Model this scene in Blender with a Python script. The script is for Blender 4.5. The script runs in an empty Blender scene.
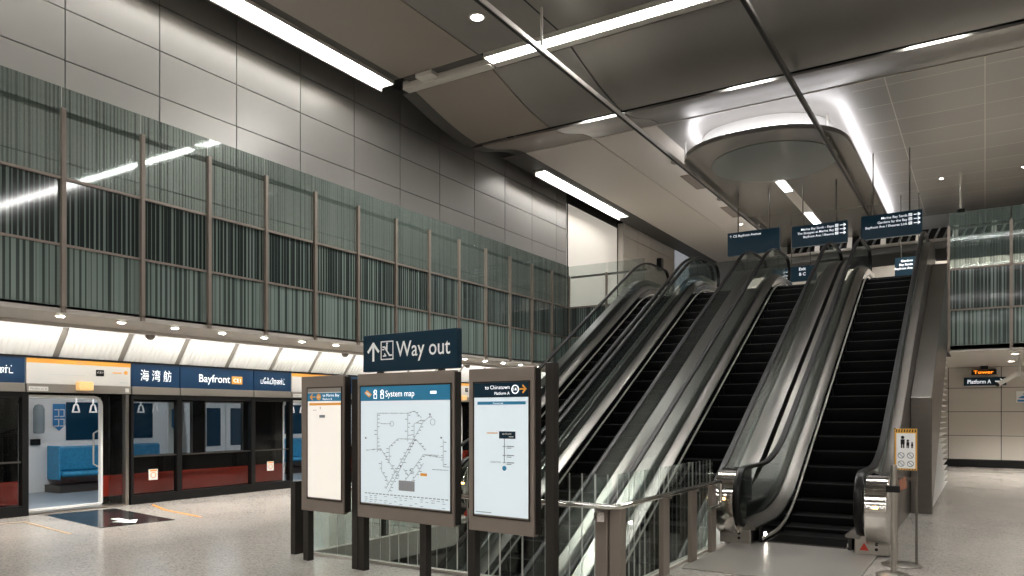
import bpy, bmesh, math, random
from mathutils import Vector, Matrix
random.seed(7)
PI = math.pi
SC = bpy.context.scene
COL = SC.collection
T30 = math.tan(math.radians(30))

# ------------------------------------------------------------------ materials
def lin(c):
    if isinstance(c, str):
        c = [int(c[i:i+2], 16)/255 for i in (1, 3, 5)]
    return tuple(((x/12.92) if x <= .04045 else ((x+.055)/1.055)**2.4) for x in c)

MATS = {}
def mat(name, col, rough=.5, metal=0., emis=None, es=0., spec=.5, bump=0., bscale=40., var=0., vscale=6., stretch=None, coat=0.):
    m = bpy.data.materials.new(name); m.use_nodes = True
    nt = m.node_tree; b = nt.nodes['Principled BSDF']
    c = lin(col)
    b.inputs['Base Color'].default_value = (*c, 1)
    b.inputs['Roughness'].default_value = rough
    b.inputs['Metallic'].default_value = metal
    b.inputs['Specular IOR Level'].default_value = spec
    b.inputs['Coat Weight'].default_value = coat
    if emis:
        b.inputs['Emission Color'].default_value = (*lin(emis), 1)
        b.inputs['Emission Strength'].default_value = es
    if var or bump:
        g = nt.nodes.new('ShaderNodeNewGeometry')
        mp = nt.nodes.new('ShaderNodeMapping')
        nt.links.new(g.outputs['Position'], mp.inputs['Vector'])
        mp.inputs['Scale'].default_value = stretch or (1, 1, 1)
        if var:
            n = nt.nodes.new('ShaderNodeTexNoise'); n.inputs['Scale'].default_value = vscale; n.inputs['Detail'].default_value = 4
            nt.links.new(mp.outputs[0], n.inputs['Vector'])
            mx = nt.nodes.new('ShaderNodeMix'); mx.data_type = 'RGBA'
            mx.inputs[6].default_value = (*[x*(1-var) for x in c], 1); mx.inputs[7].default_value = (*[min(1, x*(1+var)) for x in c], 1)
            nt.links.new(n.outputs['Fac'], mx.inputs[0]); nt.links.new(mx.outputs[2], b.inputs['Base Color'])
            mr = nt.nodes.new('ShaderNodeMapRange'); mr.inputs[3].default_value = max(.02, rough*(1-var)); mr.inputs[4].default_value = min(1, rough*(1+var))
            nt.links.new(n.outputs['Fac'], mr.inputs[0]); nt.links.new(mr.outputs[0], b.inputs['Roughness'])
        if bump:
            n2 = nt.nodes.new('ShaderNodeTexNoise'); n2.inputs['Scale'].default_value = bscale
            nt.links.new(mp.outputs[0], n2.inputs['Vector'])
            bp = nt.nodes.new('ShaderNodeBump'); bp.inputs['Strength'].default_value = bump; bp.inputs['Distance'].default_value = .01
            nt.links.new(n2.outputs['Fac'], bp.inputs['Height']); nt.links.new(bp.outputs[0], b.inputs['Normal'])
    MATS[name] = m
    return m

def glass(name, tint, refl=.06, rough=.02, body=0., bodycol='#9aa8a2', frit=0., fritcol='#c9d2cd', cell=.06, dens=.3):
    """sheet glass: tinted see-through + fresnel gloss, with optional printed stripes"""
    m = bpy.data.materials.new(name); m.use_nodes = True
    nt = m.node_tree; N = nt.nodes; L = nt.links
    for n in list(N): N.remove(n)
    out = N.new('ShaderNodeOutputMaterial')
    tr = N.new('ShaderNodeBsdfTransparent'); tr.inputs[0].default_value = (*lin(tint), 1)
    gl = N.new('ShaderNodeBsdfGlossy'); gl.inputs['Roughness'].default_value = rough; gl.inputs['Color'].default_value = (.9, .95, .93, 1)
    df = N.new('ShaderNodeBsdfDiffuse'); df.inputs[0].default_value = (*lin(bodycol), 1)
    a = N.new('ShaderNodeMixShader'); a.inputs[0].default_value = body
    L.new(tr.outputs[0], a.inputs[1]); L.new(df.outputs[0], a.inputs[2])
    cur = a
    if frit:
        fd = N.new('ShaderNodeBsdfDiffuse'); fd.inputs[0].default_value = (*lin(fritcol), 1)
        fac = stripes(nt, cell, dens)
        ml = N.new('ShaderNodeMath'); ml.operation = 'MULTIPLY'; ml.inputs[1].default_value = frit
        L.new(fac, ml.inputs[0])
        b2 = N.new('ShaderNodeMixShader'); L.new(ml.outputs[0], b2.inputs[0])
        L.new(cur.outputs[0], b2.inputs[1]); L.new(fd.outputs[0], b2.inputs[2]); cur = b2
    lw = N.new('ShaderNodeLayerWeight'); lw.inputs[0].default_value = .5
    pw = N.new('ShaderNodeMath'); pw.operation = 'POWER'; pw.inputs[1].default_value = 5; L.new(lw.outputs['Facing'], pw.inputs[0])
    mm = N.new('ShaderNodeMath'); mm.operation = 'MULTIPLY_ADD'; mm.inputs[1].default_value = .8; mm.inputs[2].default_value = refl/2; mm.use_clamp = True
    L.new(pw.outputs[0], mm.inputs[0])
    f = N.new('ShaderNodeMixShader'); L.new(mm.outputs[0], f.inputs[0]); L.new(cur.outputs[0], f.inputs[1]); L.new(gl.outputs[0], f.inputs[2])
    L.new(f.outputs[0], out.inputs[0])
    MATS[name] = m
    return m

def stripes(nt, cell, dens):
    """0/1 mask of random vertical stripes running along x+y in the place"""
    N = nt.nodes; L = nt.links
    g = N.new('ShaderNodeNewGeometry'); s = N.new('ShaderNodeSeparateXYZ'); L.new(g.outputs['Position'], s.inputs[0])
    ad = N.new('ShaderNodeMath'); ad.operation = 'ADD'; L.new(s.outputs[0], ad.inputs[0]); L.new(s.outputs[1], ad.inputs[1])
    dv = N.new('ShaderNodeMath'); dv.operation = 'DIVIDE'; dv.inputs[1].default_value = cell; L.new(ad.outputs[0], dv.inputs[0])
    fl = N.new('ShaderNodeMath'); fl.operation = 'FLOOR'; L.new(dv.outputs[0], fl.inputs[0])
    fr_ = N.new('ShaderNodeMath'); fr_.operation = 'FRACT'; L.new(dv.outputs[0], fr_.inputs[0])
    wn = N.new('ShaderNodeTexWhiteNoise'); wn.noise_dimensions = '1D'; L.new(fl.outputs[0], wn.inputs['W'])
    mr = N.new('ShaderNodeMapRange'); mr.inputs[3].default_value = dens*.1; mr.inputs[4].default_value = dens*1.9; L.new(wn.outputs['Value'], mr.inputs[0])
    lt = N.new('ShaderNodeMath'); lt.operation = 'LESS_THAN'; L.new(fr_.outputs[0], lt.inputs[0]); L.new(mr.outputs[0], lt.inputs[1])
    return lt.outputs[0]

def stripe_mat(name, a, b, cell, dens, rough=.08):
    m = mat(name, a, rough)
    nt = m.node_tree; bs = nt.nodes['Principled BSDF']
    mx = nt.nodes.new('ShaderNodeMix'); mx.data_type = 'RGBA'
    mx.inputs[6].default_value = (*lin(a), 1); mx.inputs[7].default_value = (*lin(b), 1)
    f1 = stripes(nt, cell, dens); nt.links.new(f1, mx.inputs[0])
    f2 = stripes(nt, cell*2.7, .35)
    m2 = nt.nodes.new('ShaderNodeMix'); m2.data_type = 'RGBA'; m2.blend_type = 'MULTIPLY'
    m2.inputs[7].default_value = (.84, .86, .86, 1)
    nt.links.new(f2, m2.inputs[0]); nt.links.new(mx.outputs[2], m2.inputs[6]); nt.links.new(m2.outputs[2], bs.inputs['Base Color'])
    return m

def grid_mat(name, a, joint, w, h, rough, metal, mort=.012):
    m = mat(name, a, rough, metal)
    nt = m.node_tree; bs = nt.nodes['Principled BSDF']
    g = nt.nodes.new('ShaderNodeNewGeometry')
    br = nt.nodes.new('ShaderNodeTexBrick'); br.offset = 0; br.squash = 1
    br.inputs['Scale'].default_value = 1; br.inputs['Brick Width'].default_value = w; br.inputs['Row Height'].default_value = h
    br.inputs['Mortar Size'].default_value = mort
    br.inputs['Color1'].default_value = (*lin(a), 1); br.inputs['Color2'].default_value = (*[x*.9 for x in lin(a)], 1); br.inputs['Mortar'].default_value = (*lin(joint), 1)
    nt.links.new(g.outputs['Position'], br.inputs['Vector']); nt.links.new(br.outputs['Color'], bs.inputs['Base Color'])
    return m

STEEL = mat('brushed_steel', '#a8a39c', .3, 1, var=.12, vscale=3, stretch=(1, 1, 14))
STEEL_H = mat('brushed_steel_deck', '#7f7c78', .3, 1, var=.15, vscale=2.5, stretch=(8, .6, .6))
STEEL_D = mat('dark_brushed_steel', '#6a6661', .34, 1, var=.12, vscale=3, stretch=(1, 1, 8))
CHROME = mat('polished_steel', '#d0cdc8', .12, 1)
TRIM = mat('satin_trim', '#bdb9b1', .4, .5)
RUBBER = mat('black_rubber', '#060606', .42, 0, spec=.22)
BLACK = mat('black_gloss', '#0b0b0c', .12, 0)
BLACKM = mat('black_matt', '#070707', .45, spec=.3)
STEPM = mat('step_dark', '#030303', .6, 0, spec=.1)
STEPE = mat('step_edge', '#1b1a1a', .5, .2)
BROWN = mat('bronze_frame', '#7d736a', .4, .35, var=.06)
BROWN_D = mat('bronze_post', '#2e2b28', .42, .5)
WALLP = mat('wall_panel_metal', '#92908c', .34, .35, var=.05, vscale=1.5)
WALLJ = mat('joint_dark', '#1c1b1a', .8)
WHITEP = mat('white_panel', '#d9d7d2', .35)
CREAM = mat('cream_wall_panel', '#bdb7ae', .32)
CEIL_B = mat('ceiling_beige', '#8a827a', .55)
CEIL_D = mat('ceiling_dark_metal', '#8b8884', .34, .4, var=.1, vscale=.8)
CEIL_M = mat('ceiling_margin', '#4c4a47', .6)
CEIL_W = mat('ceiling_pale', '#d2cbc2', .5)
CEIL_G = grid_mat('ceiling_grid', '#8f8c87', '#c4bfb7', 2.1, 1.32, .38, .3)
LIP = mat('lamp_lip', '#c4c0b9', .5)
LAMP = mat('lamp_diffuser', '#ffffff', .5, emis='#fffdfa', es=48)
LAMP_L = mat('wall_lamp_diffuser', '#ffffff', .5, emis='#fffdfa', es=22)
LAMP2 = mat('cove_lamp', '#ffffff', .5, emis='#fbfaff', es=9)
LAMP_S = mat('downlight_lens', '#ffffff', .5, emis='#fff6e8', es=60)
LAMP_W = mat('warm_indicator_lamp', '#ffd9a0', .5, emis='#ffc070', es=6)
WHITE = mat('white_lettering', '#e8e8e6', .5)
WHITE_E = mat('lit_lettering', '#ffffff', .5, emis='#eef5ff', es=.55)
NAVY = mat('navy_sign', '#0b2736', .45, spec=.2)
NAVY_E = mat('navy_backlit_sign', '#193450', .3, emis='#1f4a70', es=.06)
NAVY_H = mat('navy_hanging_sign', '#10242f', .4, emis='#0d3040', es=.2, spec=.3)
ORANGE = mat('orange_stripe', '#e09c3e', .5, emis='#e09a3a', es=.06)
ORANGE_P = mat('orange_paint', '#d98a2b', .5)
RED = mat('red_mark', '#c2331c', .5)
REDB = mat('train_red', '#7a2013', .25)
TRAINBLK = mat('train_black', '#0a0909', .15)
TRAINW = mat('train_white', '#ecebe7', .35)
TRAINFLOOR = mat('train_floor', '#7f8a92', .35)
SEATBLUE = mat('seat_blue', '#2f89b2', .4, var=.5, vscale=25)
BLUES = mat('blue_sticker', '#2276ac', .5)
WINDARK = mat('train_far_window', '#16394f', .1)
GREYL = mat('map_line_grey', '#a9b7be', .6)
GREYD = mat('map_text_grey', '#7b858b', .6)
SCREEN = mat('lit_map_sheet', '#d3dfe6', .3, emis='#dcebf4', es=.2)
SCREEN_W = mat('lit_white_sheet', '#e2ded8', .3, emis='#fff6ea', es=.28)
TEAL = mat('teal_header', '#1c5f7d', .4, emis='#1c6484', es=.35)
HEADW = mat('lit_white_header', '#c4c3bf', .35, emis='#f3f0ea', es=.03)
VAULT = mat('white_vault_panel', '#e4e3e0', .45)
def ribs(m):
    nt = m.node_tree; g = nt.nodes.new('ShaderNodeNewGeometry'); w = nt.nodes.new('ShaderNodeTexWave'); w.bands_direction = 'Y'; w.inputs['Scale'].default_value = 3.4
    nt.links.new(g.outputs['Position'], w.inputs['Vector']); bp = nt.nodes.new('ShaderNodeBump'); bp.inputs['Strength'].default_value = .7; bp.inputs['Distance'].default_value = .03
    nt.links.new(w.outputs['Fac'], bp.inputs['Height']); nt.links.new(bp.outputs[0], nt.nodes['Principled BSDF'].inputs['Normal'])
ribs(VAULT)
JOINT_SHADE = mat('vault_joint_shade', '#7f7a73', .6)  # darker: shade of the recessed joints is put into the colour
PLATE = mat('landing_plate_steel', '#a5a19a', .3, .45)
LINTEL = mat('lintel_steel', '#8f8a83', .35, .4)
SOFFIT = mat('soffit_grey', '#aaa59d', .5)
CONC = mat('pit_wall_grey', '#57534e', .6)
DARKTILE = mat('dark_granite', '#2a2c2d', .15)
TANLINE = mat('tan_floor_line', '#a88e6c', .4)
GREYW = mat('far_wall_grey', '#8e8f8e', .5)
FROST = mat('frosted_lit_wall', '#cfcbc3', .4, emis='#f4ecdf', es=.22)
GLASS = glass('clear_balustrade_glass', '#eef2f1', .045, body=.01, bodycol='#a9b5b1')
GLASS_F = glass('fritted_balustrade_glass', '#f1f6f4', .06, frit=.6, fritcol='#dfe0dc', cell=.13, dens=.07)
GLASS_U = glass('fritted_facade_glass', '#dfe6e3', .06, rough=.04, body=.13, bodycol='#6f7c77', frit=.4, fritcol='#525d59', cell=.055, dens=.3)
GLASS_T = glass('tinted_screen_glass', '#eaecee', .05)
GLASS_W = glass('train_window_glass', '#f3f6f7', .04)
FRIT_LO = stripe_mat('fritted_spandrel', '#717e79', '#3d4643', .085, .42, .06)
FRIT_MID = stripe_mat('dark_fritted_spandrel', '#282e2d', '#6a7672', .07, .32, .06)

def floor_mat():
    m = mat('terrazzo', '#aaa59d', .16)
    nt = m.node_tree; b = nt.nodes['Principled BSDF']; N = nt.nodes; L = nt.links
    g = N.new('ShaderNodeNewGeometry')
    v = N.new('ShaderNodeTexVoronoi'); v.inputs['Scale'].default_value = 60; L.new(g.outputs['Position'], v.inputs['Vector'])
    n = N.new('ShaderNodeTexNoise'); n.inputs['Scale'].default_value = 1.2; n.inputs['Detail'].default_value = 5; L.new(g.outputs['Position'], n.inputs['Vector'])
    sp = N.new('ShaderNodeSeparateColor'); L.new(v.outputs['Color'], sp.inputs[0])
    r = N.new('ShaderNodeValToRGB')
    e = r.color_ramp.elements
    e[0].position = 0; e[0].color = (*lin('#918c86'), 1); e[1].position = 1; e[1].color = (*lin('#b9b3ab'), 1)
    k = r.color_ramp.elements.new(.3); k.color = (*lin('#a9a39c'), 1)
    L.new(sp.outputs[0], r.inputs[0])
    mx = N.new('ShaderNodeMix'); mx.data_type = 'RGBA'; mx.blend_type = 'MULTIPLY'; mx.inputs[0].default_value = .5
    L.new(r.outputs[0], mx.inputs[6]); L.new(n.outputs['Color'], mx.inputs[7])
    r2 = N.new('ShaderNodeMapRange'); r2.inputs[3].default_value = .86; r2.inputs[4].default_value = 1.0; L.new(n.outputs['Fac'], r2.inputs[0])
    mx.inputs[0].default_value = 1.0; L.new(r2.outputs[0], mx.inputs[7])
    L.new(mx.outputs[2], b.inputs['Base Color'])
    r3 = N.new('ShaderNodeMapRange'); r3.inputs[3].default_value = .12; r3.inputs[4].default_value = .26; L.new(n.outputs['Fac'], r3.inputs[0]); L.new(r3.outputs[0], b.inputs['Roughness'])
    return m
FLOOR = floor_mat()

# ------------------------------------------------------------------ mesh building
OFF = {}
class Frame:
    def __init__(s, O, R, U):
        s.O = Vector(O); s.R = Vector(R).normalized(); s.U = Vector(U).normalized(); s.N = s.R.cross(s.U)
    def p(s, x, y, n=0): return s.O + s.R*x + s.U*y + s.N*n

class MB:
    def __init__(s): s.v = []; s.f = []; s.m = []
    def quadbox(s, c, m=0):
        """8 corners: bottom ring 0-3, top ring 4-7"""
        i = len(s.v); s.v += [Vector(p) for p in c]
        for q in ((3, 2, 1, 0), (4, 5, 6, 7), (0, 1, 5, 4), (1, 2, 6, 5), (2, 3, 7, 6), (3, 0, 4, 7)):
            s.f.append([i+k for k in q]); s.m.append(m)
        return s
    def box(s, x0, x1, y0, y1, z0, z1, m=0):
        x0, x1 = min(x0, x1), max(x0, x1); y0, y1 = min(y0, y1), max(y0, y1); z0, z1 = min(z0, z1), max(z0, z1)
        return s.quadbox([(x0, y0, z0), (x1, y0, z0), (x1, y1, z0), (x0, y1, z0), (x0, y0, z1), (x1, y0, z1), (x1, y1, z1), (x0, y1, z1)], m)
    def fbox(s, F, x0, x1, y0, y1, n0=0, n1=.01, m=0):
        return s.quadbox([F.p(x0, y0, n0), F.p(x1, y0, n0), F.p(x1, y1, n0), F.p(x0, y1, n0), F.p(x0, y0, n1), F.p(x1, y0, n1), F.p(x1, y1, n1), F.p(x0, y1, n1)], m)
    def fpoly(s, F, pts, n0=0, n1=.004, m=0):
        return s.prism([F.p(x, y, n0) for x, y in pts], F.N*(n1-n0), m)
    def fline(s, F, pts, w, n0=0, n1=.003, m=0):
        for (xa, ya), (xb, yb) in zip(pts, pts[1:]):
            l = math.hypot(xb-xa, yb-ya)
            if l < 1e-6: continue
            dx, dy = (xb-xa)/l, (yb-ya)/l; px, py = -dy*w/2, dx*w/2
            ex, ey = dx*w*.35, dy*w*.35
            s.fpoly(F, [(xa-ex+px, ya-ey+py), (xa-ex-px, ya-ey-py), (xb+ex-px, yb+ey-py), (xb+ex+px, yb+ey+py)], n0, n1, m)
        return s
    def fdisc(s, F, x, y, r, n0=0, n1=.004, m=0, k=20):
        return s.fpoly(F, [(x+r*math.cos(2*PI*i/k), y+r*math.sin(2*PI*i/k)) for i in range(k)], n0, n1, m)
    def fring(s, F, x, y, r, w, n0=0, n1=.004, m=0, k=20):
        return s.fline(F, [(x+r*math.cos(2*PI*i/k), y+r*math.sin(2*PI*i/k)) for i in range(k+1)], w, n0, n1, m)
    def prism(s, pts, ext, m=0):
        i = len(s.v); n = len(pts); ext = Vector(ext)
        s.v += [Vector(p) for p in pts] + [Vector(p)+ext for p in pts]
        s.f.append([i+k for k in range(n)][::-1]); s.m.append(m)
        s.f.append([i+n+k for k in range(n)]); s.m.append(m)
        for k in range(n):
            j = (k+1) % n
            s.f.append([i+k, i+j, i+n+j, i+n+k]); s.m.append(m)
        return s
    def loft(s, rings, closed=True, caps=True, m=0):
        i = len(s.v); n = len(rings[0])
        for r in rings: s.v += [Vector(p) for p in r]
        for a in range(len(rings)-1):
            for k in range(n if closed else n-1):
                j = (k+1) % n
                s.f.append([i+a*n+k, i+a*n+j, i+(a+1)*n+j, i+(a+1)*n+k]); s.m.append(m)
        if caps and closed:
            s.f.append([i+k for k in range(n)][::-1]); s.m.append(m)
            e = i+(len(rings)-1)*n
            s.f.append([e+k for k in range(n)]); s.m.append(m)
        return s
    def tube(s, path, r, k=10, m=0):
        P = [Vector(p) for p in path]; rings = []
        ref = None
        for a in range(len(P)):
            t = (P[min(a+1, len(P)-1)] - P[max(a-1, 0)]).normalized()
            if ref is None:
                ref = Vector((0, 0, 1)) if abs(t.z) < .9 else Vector((1, 0, 0))
            u = (ref - t*ref.dot(t)).normalized(); w = t.cross(u); ref = u
            rings.append([P[a] + (u*math.cos(2*PI*q/k) + w*math.sin(2*PI*q/k))*r for q in range(k)])
        return s.loft(rings, m=m)
    def lathe(s, prof, c, k=24, m=0):
        c = Vector(c)
        rings = [[c + Vector((r*math.cos(2*PI*q/k), r*math.sin(2*PI*q/k), z)) for q in range(k)] for r, z in prof]
        return s.loft(rings, m=m)
    def text(s, t, F, x, y, h, w=None, n=.002, bold=0., m=0, ext=.003, align='LEFT'):
        cu = bpy.data.curves.new('t', 'FONT'); cu.body = t; cu.size = 1; cu.offset = bold; cu.resolution_u = 3
        o = bpy.data.objects.new('t', cu); COL.objects.link(o)
        dg = bpy.context.evaluated_depsgraph_get(); dg.update()
        me = bpy.data.meshes.new_from_object(o.evaluated_get(dg))
        xs = [v.co.x for v in me.vertices]
        if xs:
            x0, x1 = min(xs), max(xs)
            ky = h/.70; kx = (w/(x1-x0)) if w else ky
            wid = (x1-x0)*kx
            ox = x if align == 'LEFT' else (x-wid/2 if align == 'CENTER' else x-wid)
            i = len(s.v); nv = len(me.vertices)
            for v in me.vertices: s.v.append(F.p(ox+(v.co.x-x0)*kx, y+v.co.y*ky, n+ext))
            for p in me.polygons:
                s.f.append([i+k for k in p.vertices]); s.m.append(m)
        bpy.data.objects.remove(o); bpy.data.meshes.remove(me); bpy.data.curves.remove(cu)
        return s
    def build(s, name, mats, parent=None, bevel=0., smooth=False, seg=2):
        off = OFF.get(parent.name, Vector()) if parent else Vector()
        me = bpy.data.meshes.new(name)
        me.from_pydata([tuple(v-off) for v in s.v], [], s.f)
        if not isinstance(mats, (list, tuple)): mats = [mats]
        for m in mats: me.materials.append(m)
        for p, k in zip(me.polygons, s.m): p.material_index = k
        bm = bmesh.new(); bm.from_mesh(me); bmesh.ops.recalc_face_normals(bm, faces=bm.faces) if not smooth == 'keep' else None
        bm.to_mesh(me); bm.free()
        if smooth:
            for p in me.polygons: p.use_smooth = True
            try: me.set_sharp_from_angle(angle=math.radians(40))
            except Exception: pass
        me.update()
        o = bpy.data.objects.new(name, me); COL.objects.link(o)
        if parent:
            o.parent = parent; OFF[o.name] = off.copy()
        else: OFF[o.name] = Vector()
        if bevel:
            b = o.modifiers.new('bevel', 'BEVEL'); b.width = bevel; b.segments = seg; b.limit_method = 'ANGLE'; b.angle_limit = math.radians(40)
        return o

def thing(name, label, cat, loc=(0, 0, 0), group=None, kind=None):
    o = bpy.data.objects.new(name, None); o.empty_display_size = .1; COL.objects.link(o)
    o.location = loc; o['label'] = label; o['category'] = cat
    if group: o['group'] = group
    if kind: o['kind'] = kind
    OFF[o.name] = Vector(loc)
    return o
def struct(o, label=None):
    o['kind'] = 'structure'
    if label: o['label'] = label
    return o
def copy_tree(o, parent=None, delta=None):
    c = o.copy(); COL.objects.link(c)
    if parent: c.parent = parent
    elif delta is not None: c.location = o.location + Vector(delta)
    for ch in list(o.children): copy_tree(ch, c)
    return c
def light(name, kind, loc, energy, parent=None, size=.3, rot=(0, 0, 0), col=(1, .96, .9), spot=None, blend=.6, sy=None):
    l = bpy.data.lights.new(name, kind); l.energy = energy; l.color = col
    if kind == 'AREA':
        l.size = size
        if sy: l.shape = 'RECTANGLE'; l.size_y = sy
    else: l.shadow_soft_size = size
    if spot: l.spot_size = math.radians(spot); l.spot_blend = blend
    o = bpy.data.objects.new(name, l); COL.objects.link(o)
    off = OFF.get(parent.name, Vector()) if parent else Vector()
    o.location = Vector(loc)-off; o.rotation_euler = rot
    if parent: o.parent = parent
    return o

# ------------------------------------------------------------------ camera
cam = bpy.data.cameras.new('camera'); cam.sensor_width = 36; cam.lens = 757/1024*36; cam.shift_y = 126/1024; cam.clip_end = 200
co = bpy.data.objects.new('camera', cam); COL.objects.link(co)
co.location = (0, 0, 1.65); co.rotation_euler = (PI/2, 0, math.radians(32)); SC.camera = co

# key planes of the place (metres)
XP = -13.13      # platform screen doors
XF = -11.2       # glazed corridor above
XW = -13.7       # clad wall behind it
UP = 5.0         # upper floor
HX0, HX1, HY0, HY1 = -6.75, -2.84, 6.3, 13.2     # floor opening
RX, BY, FY = 16.0, -42.0, 41.0

# ------------------------------------------------------------------ floors
b = MB()
for x0, x1, y0, y1 in ((XP-.06, RX, BY, HY0), (XP-.06, HX0, HY0, HY1), (HX1, RX, HY0, HY1), (XP-.06, RX, HY1, 30)):
    b.box(x0, x1, y0, y1, -.4, 0)
struct(b.build('floor', FLOOR), 'polished pale terrazzo platform floor')
b = MB(); b.box(XP, RX, -3, 30, -5.3, -5.0); struct(b.build('floor.001', CONC))
b = MB()
b.box(HX0-.25, HX0, HY0-.25, HY1, -5, -.02); b.box(HX1, HX1+.25, HY0-.25, HY1, -5, -.02); b.box(HX0, HX1, HY0-.25, HY0, -1.2, -.02)
struct(b.build('wall_opening', CONC))
b = MB()   # pale coping on the edge of the opening
b.box(HX0-.02, HX0+.06, HY0-.02, 9.2, -.3, .03); b.box(HX1-.06, HX1+.02, HY0-.02, 9.2, -.3, .03); b.box(HX0-.02, HX1+.02, HY0-.02, HY0+.05, -.3, .03)
struct(b.build('trim_1', SOFFIT))
# upper floor slabs (soffit z 3.1)
b = MB()
b.box(XW, XF-.06, BY, FY, 4.1, UP-.02)
b.box(XW, RX, 22.2, FY, 3.25, UP-.02); b.box(-.72, RX, 20.46, 22.2, 3.25, UP-.02)
struct(b.build('floor.002', SOFFIT))
# soffit over the platform edge
b = MB(); b.box(-12.85, XF-.0, BY, 28, 3.1, 3.2); b.box(XF-.06, XF+.02, BY, 22.1, 3.095, 3.16)
b.box(XF, RX, 22.2, 30, 3.1, 3.24); b.box(-.72, RX, 20.4, 22.2, 3.1, 3.24)
struct(b.build('ceiling_soffit', SOFFIT))

# ------------------------------------------------------------------ clad left wall
b = MB()
b.box(XW-.3, XW-.03, BY, 31, UP, 11.2, 1); b.box(XW-.03, XW, BY, 7.117-1.795*7, UP, 11.2, 0)
y = 7.117-1.795*7
while y < 25.9:
    ya, yb = y+.012, min(y+1.795, 25.9)-.012
    z = 7.86-.9*4
    while z < 10.6:
        if yb-ya > .1: b.box(XW-.03, XW, ya, yb, z+.011, min(z+.9, 11)-.011, 0)
        z += .9
    y += 1.795
struct(b.build('wall_left', [WALLP, WALLJ], bevel=0), 'grey metal panel cladding above the glazed corridor')
b = MB()
b.box(XW-.3, -13.45, 30.7, 37, UP, 10.2, 1)
for i in range(4):
    for z in (4.98, 5.88, 6.78, 7.68, 8.58, 9.48):
        b.box(-13.45, -13.42, 30.72+i*1.6, 30.72+(i+1)*1.6-.02, z+.01, z+.89)
b.box(-13.68, -13.45, 30.67, 30.7, UP, 10)
struct(b.build('wall_left.001', [CREAM, WALLJ]))
wn = struct(MB().box(XW-.04, XW, 25.92, 30.66, UP, 9.8).build('window_20', FROST), 'tall frosted backlit window at the far end of the left wall')
b = MB()
for yy in (25.92, 30.62): b.box(XW, XW+.03, yy, yy+.05, UP, 9.85)
b.box(XW, XW+.03, 25.92, 30.66, 9.8, 9.85); b.build('window_frame', WALLJ, wn)
# far and closing walls
struct(MB().box(-14, RX, FY, FY+.3, UP-1, 11).build('wall_back', GREYW))
struct(MB().box(RX, RX+.3, BY, FY, -.4, 11).build('wall_right', CREAM))
struct(MB().box(-17, RX, BY-.3, BY, -.4, 11).build('wall_front', CREAM))
struct(MB().box(-17, -13.4, BY, FY, 3.2, 4.1).build('wall_left.002', CONC))
# lower end wall with pale panels
b = MB(); b.box(-11, 16, 27.53, 27.8, 0, 3.1, 1)
x = -11.15
xs = [-11.2, -8.9, -6.6, -4.3, -2.55, -.98+.0, .42, 1.9, 3.4, 5, 6.6, 8.2, 9.8, 11.4, 13, 14.6, 16]
for xa, xb in zip(xs, xs[1:]):
    for za, zb in ((.24, .98), (.98, 1.72), (1.72, 2.46), (2.46, 3.1)):
        b.box(xa+.01, xb-.01, 27.5, 27.53, za+.008, zb-.008, 0)
b.box(-11, 16, 27.49, 27.53, 0, .22, 2)
struct(b.build('wall_end', [CREAM, WALLJ, BLACKM]), 'cream panelled wall under the upper floor')

# ------------------------------------------------------------------ glazed corridor (bays of 1.2 m)
def bay(n, axis, a0, a1, cross, facing):
    """one bay of the glazed screen; axis y: runs along y at x=cross, axis x: runs along x at y=cross"""
    loc = (cross, a0, 3.1) if axis == 'y' else (a0, cross, 3.1)
    e = bpy.data.objects.new('window_%d' % n, None); COL.objects.link(e); e.location = loc; e['kind'] = 'structure'
    OFF[e.name] = Vector(loc)
    def bx(u0, u1, d0, d1, z0, z1):
        m = MB()
        if axis == 'y': m.box(cross+d0, cross+d1, u0, u1, z0, z1)
        else: m.box(u0, u1, cross-d1, cross-d0, z0, z1)
        return m
    g = .012
    bx(a0+g, a1-g, -.02, 0, 3.14, 4.06).build('lower_panel', FRIT_LO, e)
    bx(a0+g, a1-g, -.02, 0, 4.08, UP+.0).build('middle_panel', FRIT_MID, e)
    bx(a0+g, a1-g, -.02, 0, UP+.04, 6.33).build('upper_pane', GLASS if axis == 'x' and a0 < -5 else GLASS_U, e)
    bx(a0-.03, a0+.03, .0, .06, 3.1, 6.02).build('mullion', BROWN, e)
    m = bx(a0+.03, a1-.03, 0, .025, 4.05, 4.085)
    q = bx(a0+.03, a1-.03, 0, .03, UP, UP+.04); i = len(m.v); m.v += q.v; m.f += [[k+i for k in f] for f in q.f]; m.m += q.m
    m.build('transom', BROWN, e)
    bx(a0, a1, -.16, -.1, 5.97, 6.03).build('rail', STEEL_D, e)
    return e
y0 = .5155*11.2+.0
n = 1
yy = y0-1.2*6
while yy < 22.2-1.0:
    bay(n, 'y', yy, yy+1.2, XF, 1); n += 1; yy += 1.2
yl = yy
bay(n, 'x', XF, XF+1.3, yl, 1); n += 1
bay(n, 'x', XF+1.3, XF+2.55, yl, 1); n += 1
xx = -.72
for w in (1.22, 1.22, 1.22, 1.22, 1.22, 1.22):
    bay(n if n != 20 else 60, 'x', xx, xx+w, 20.4, 1); n += 1; xx += w

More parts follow.
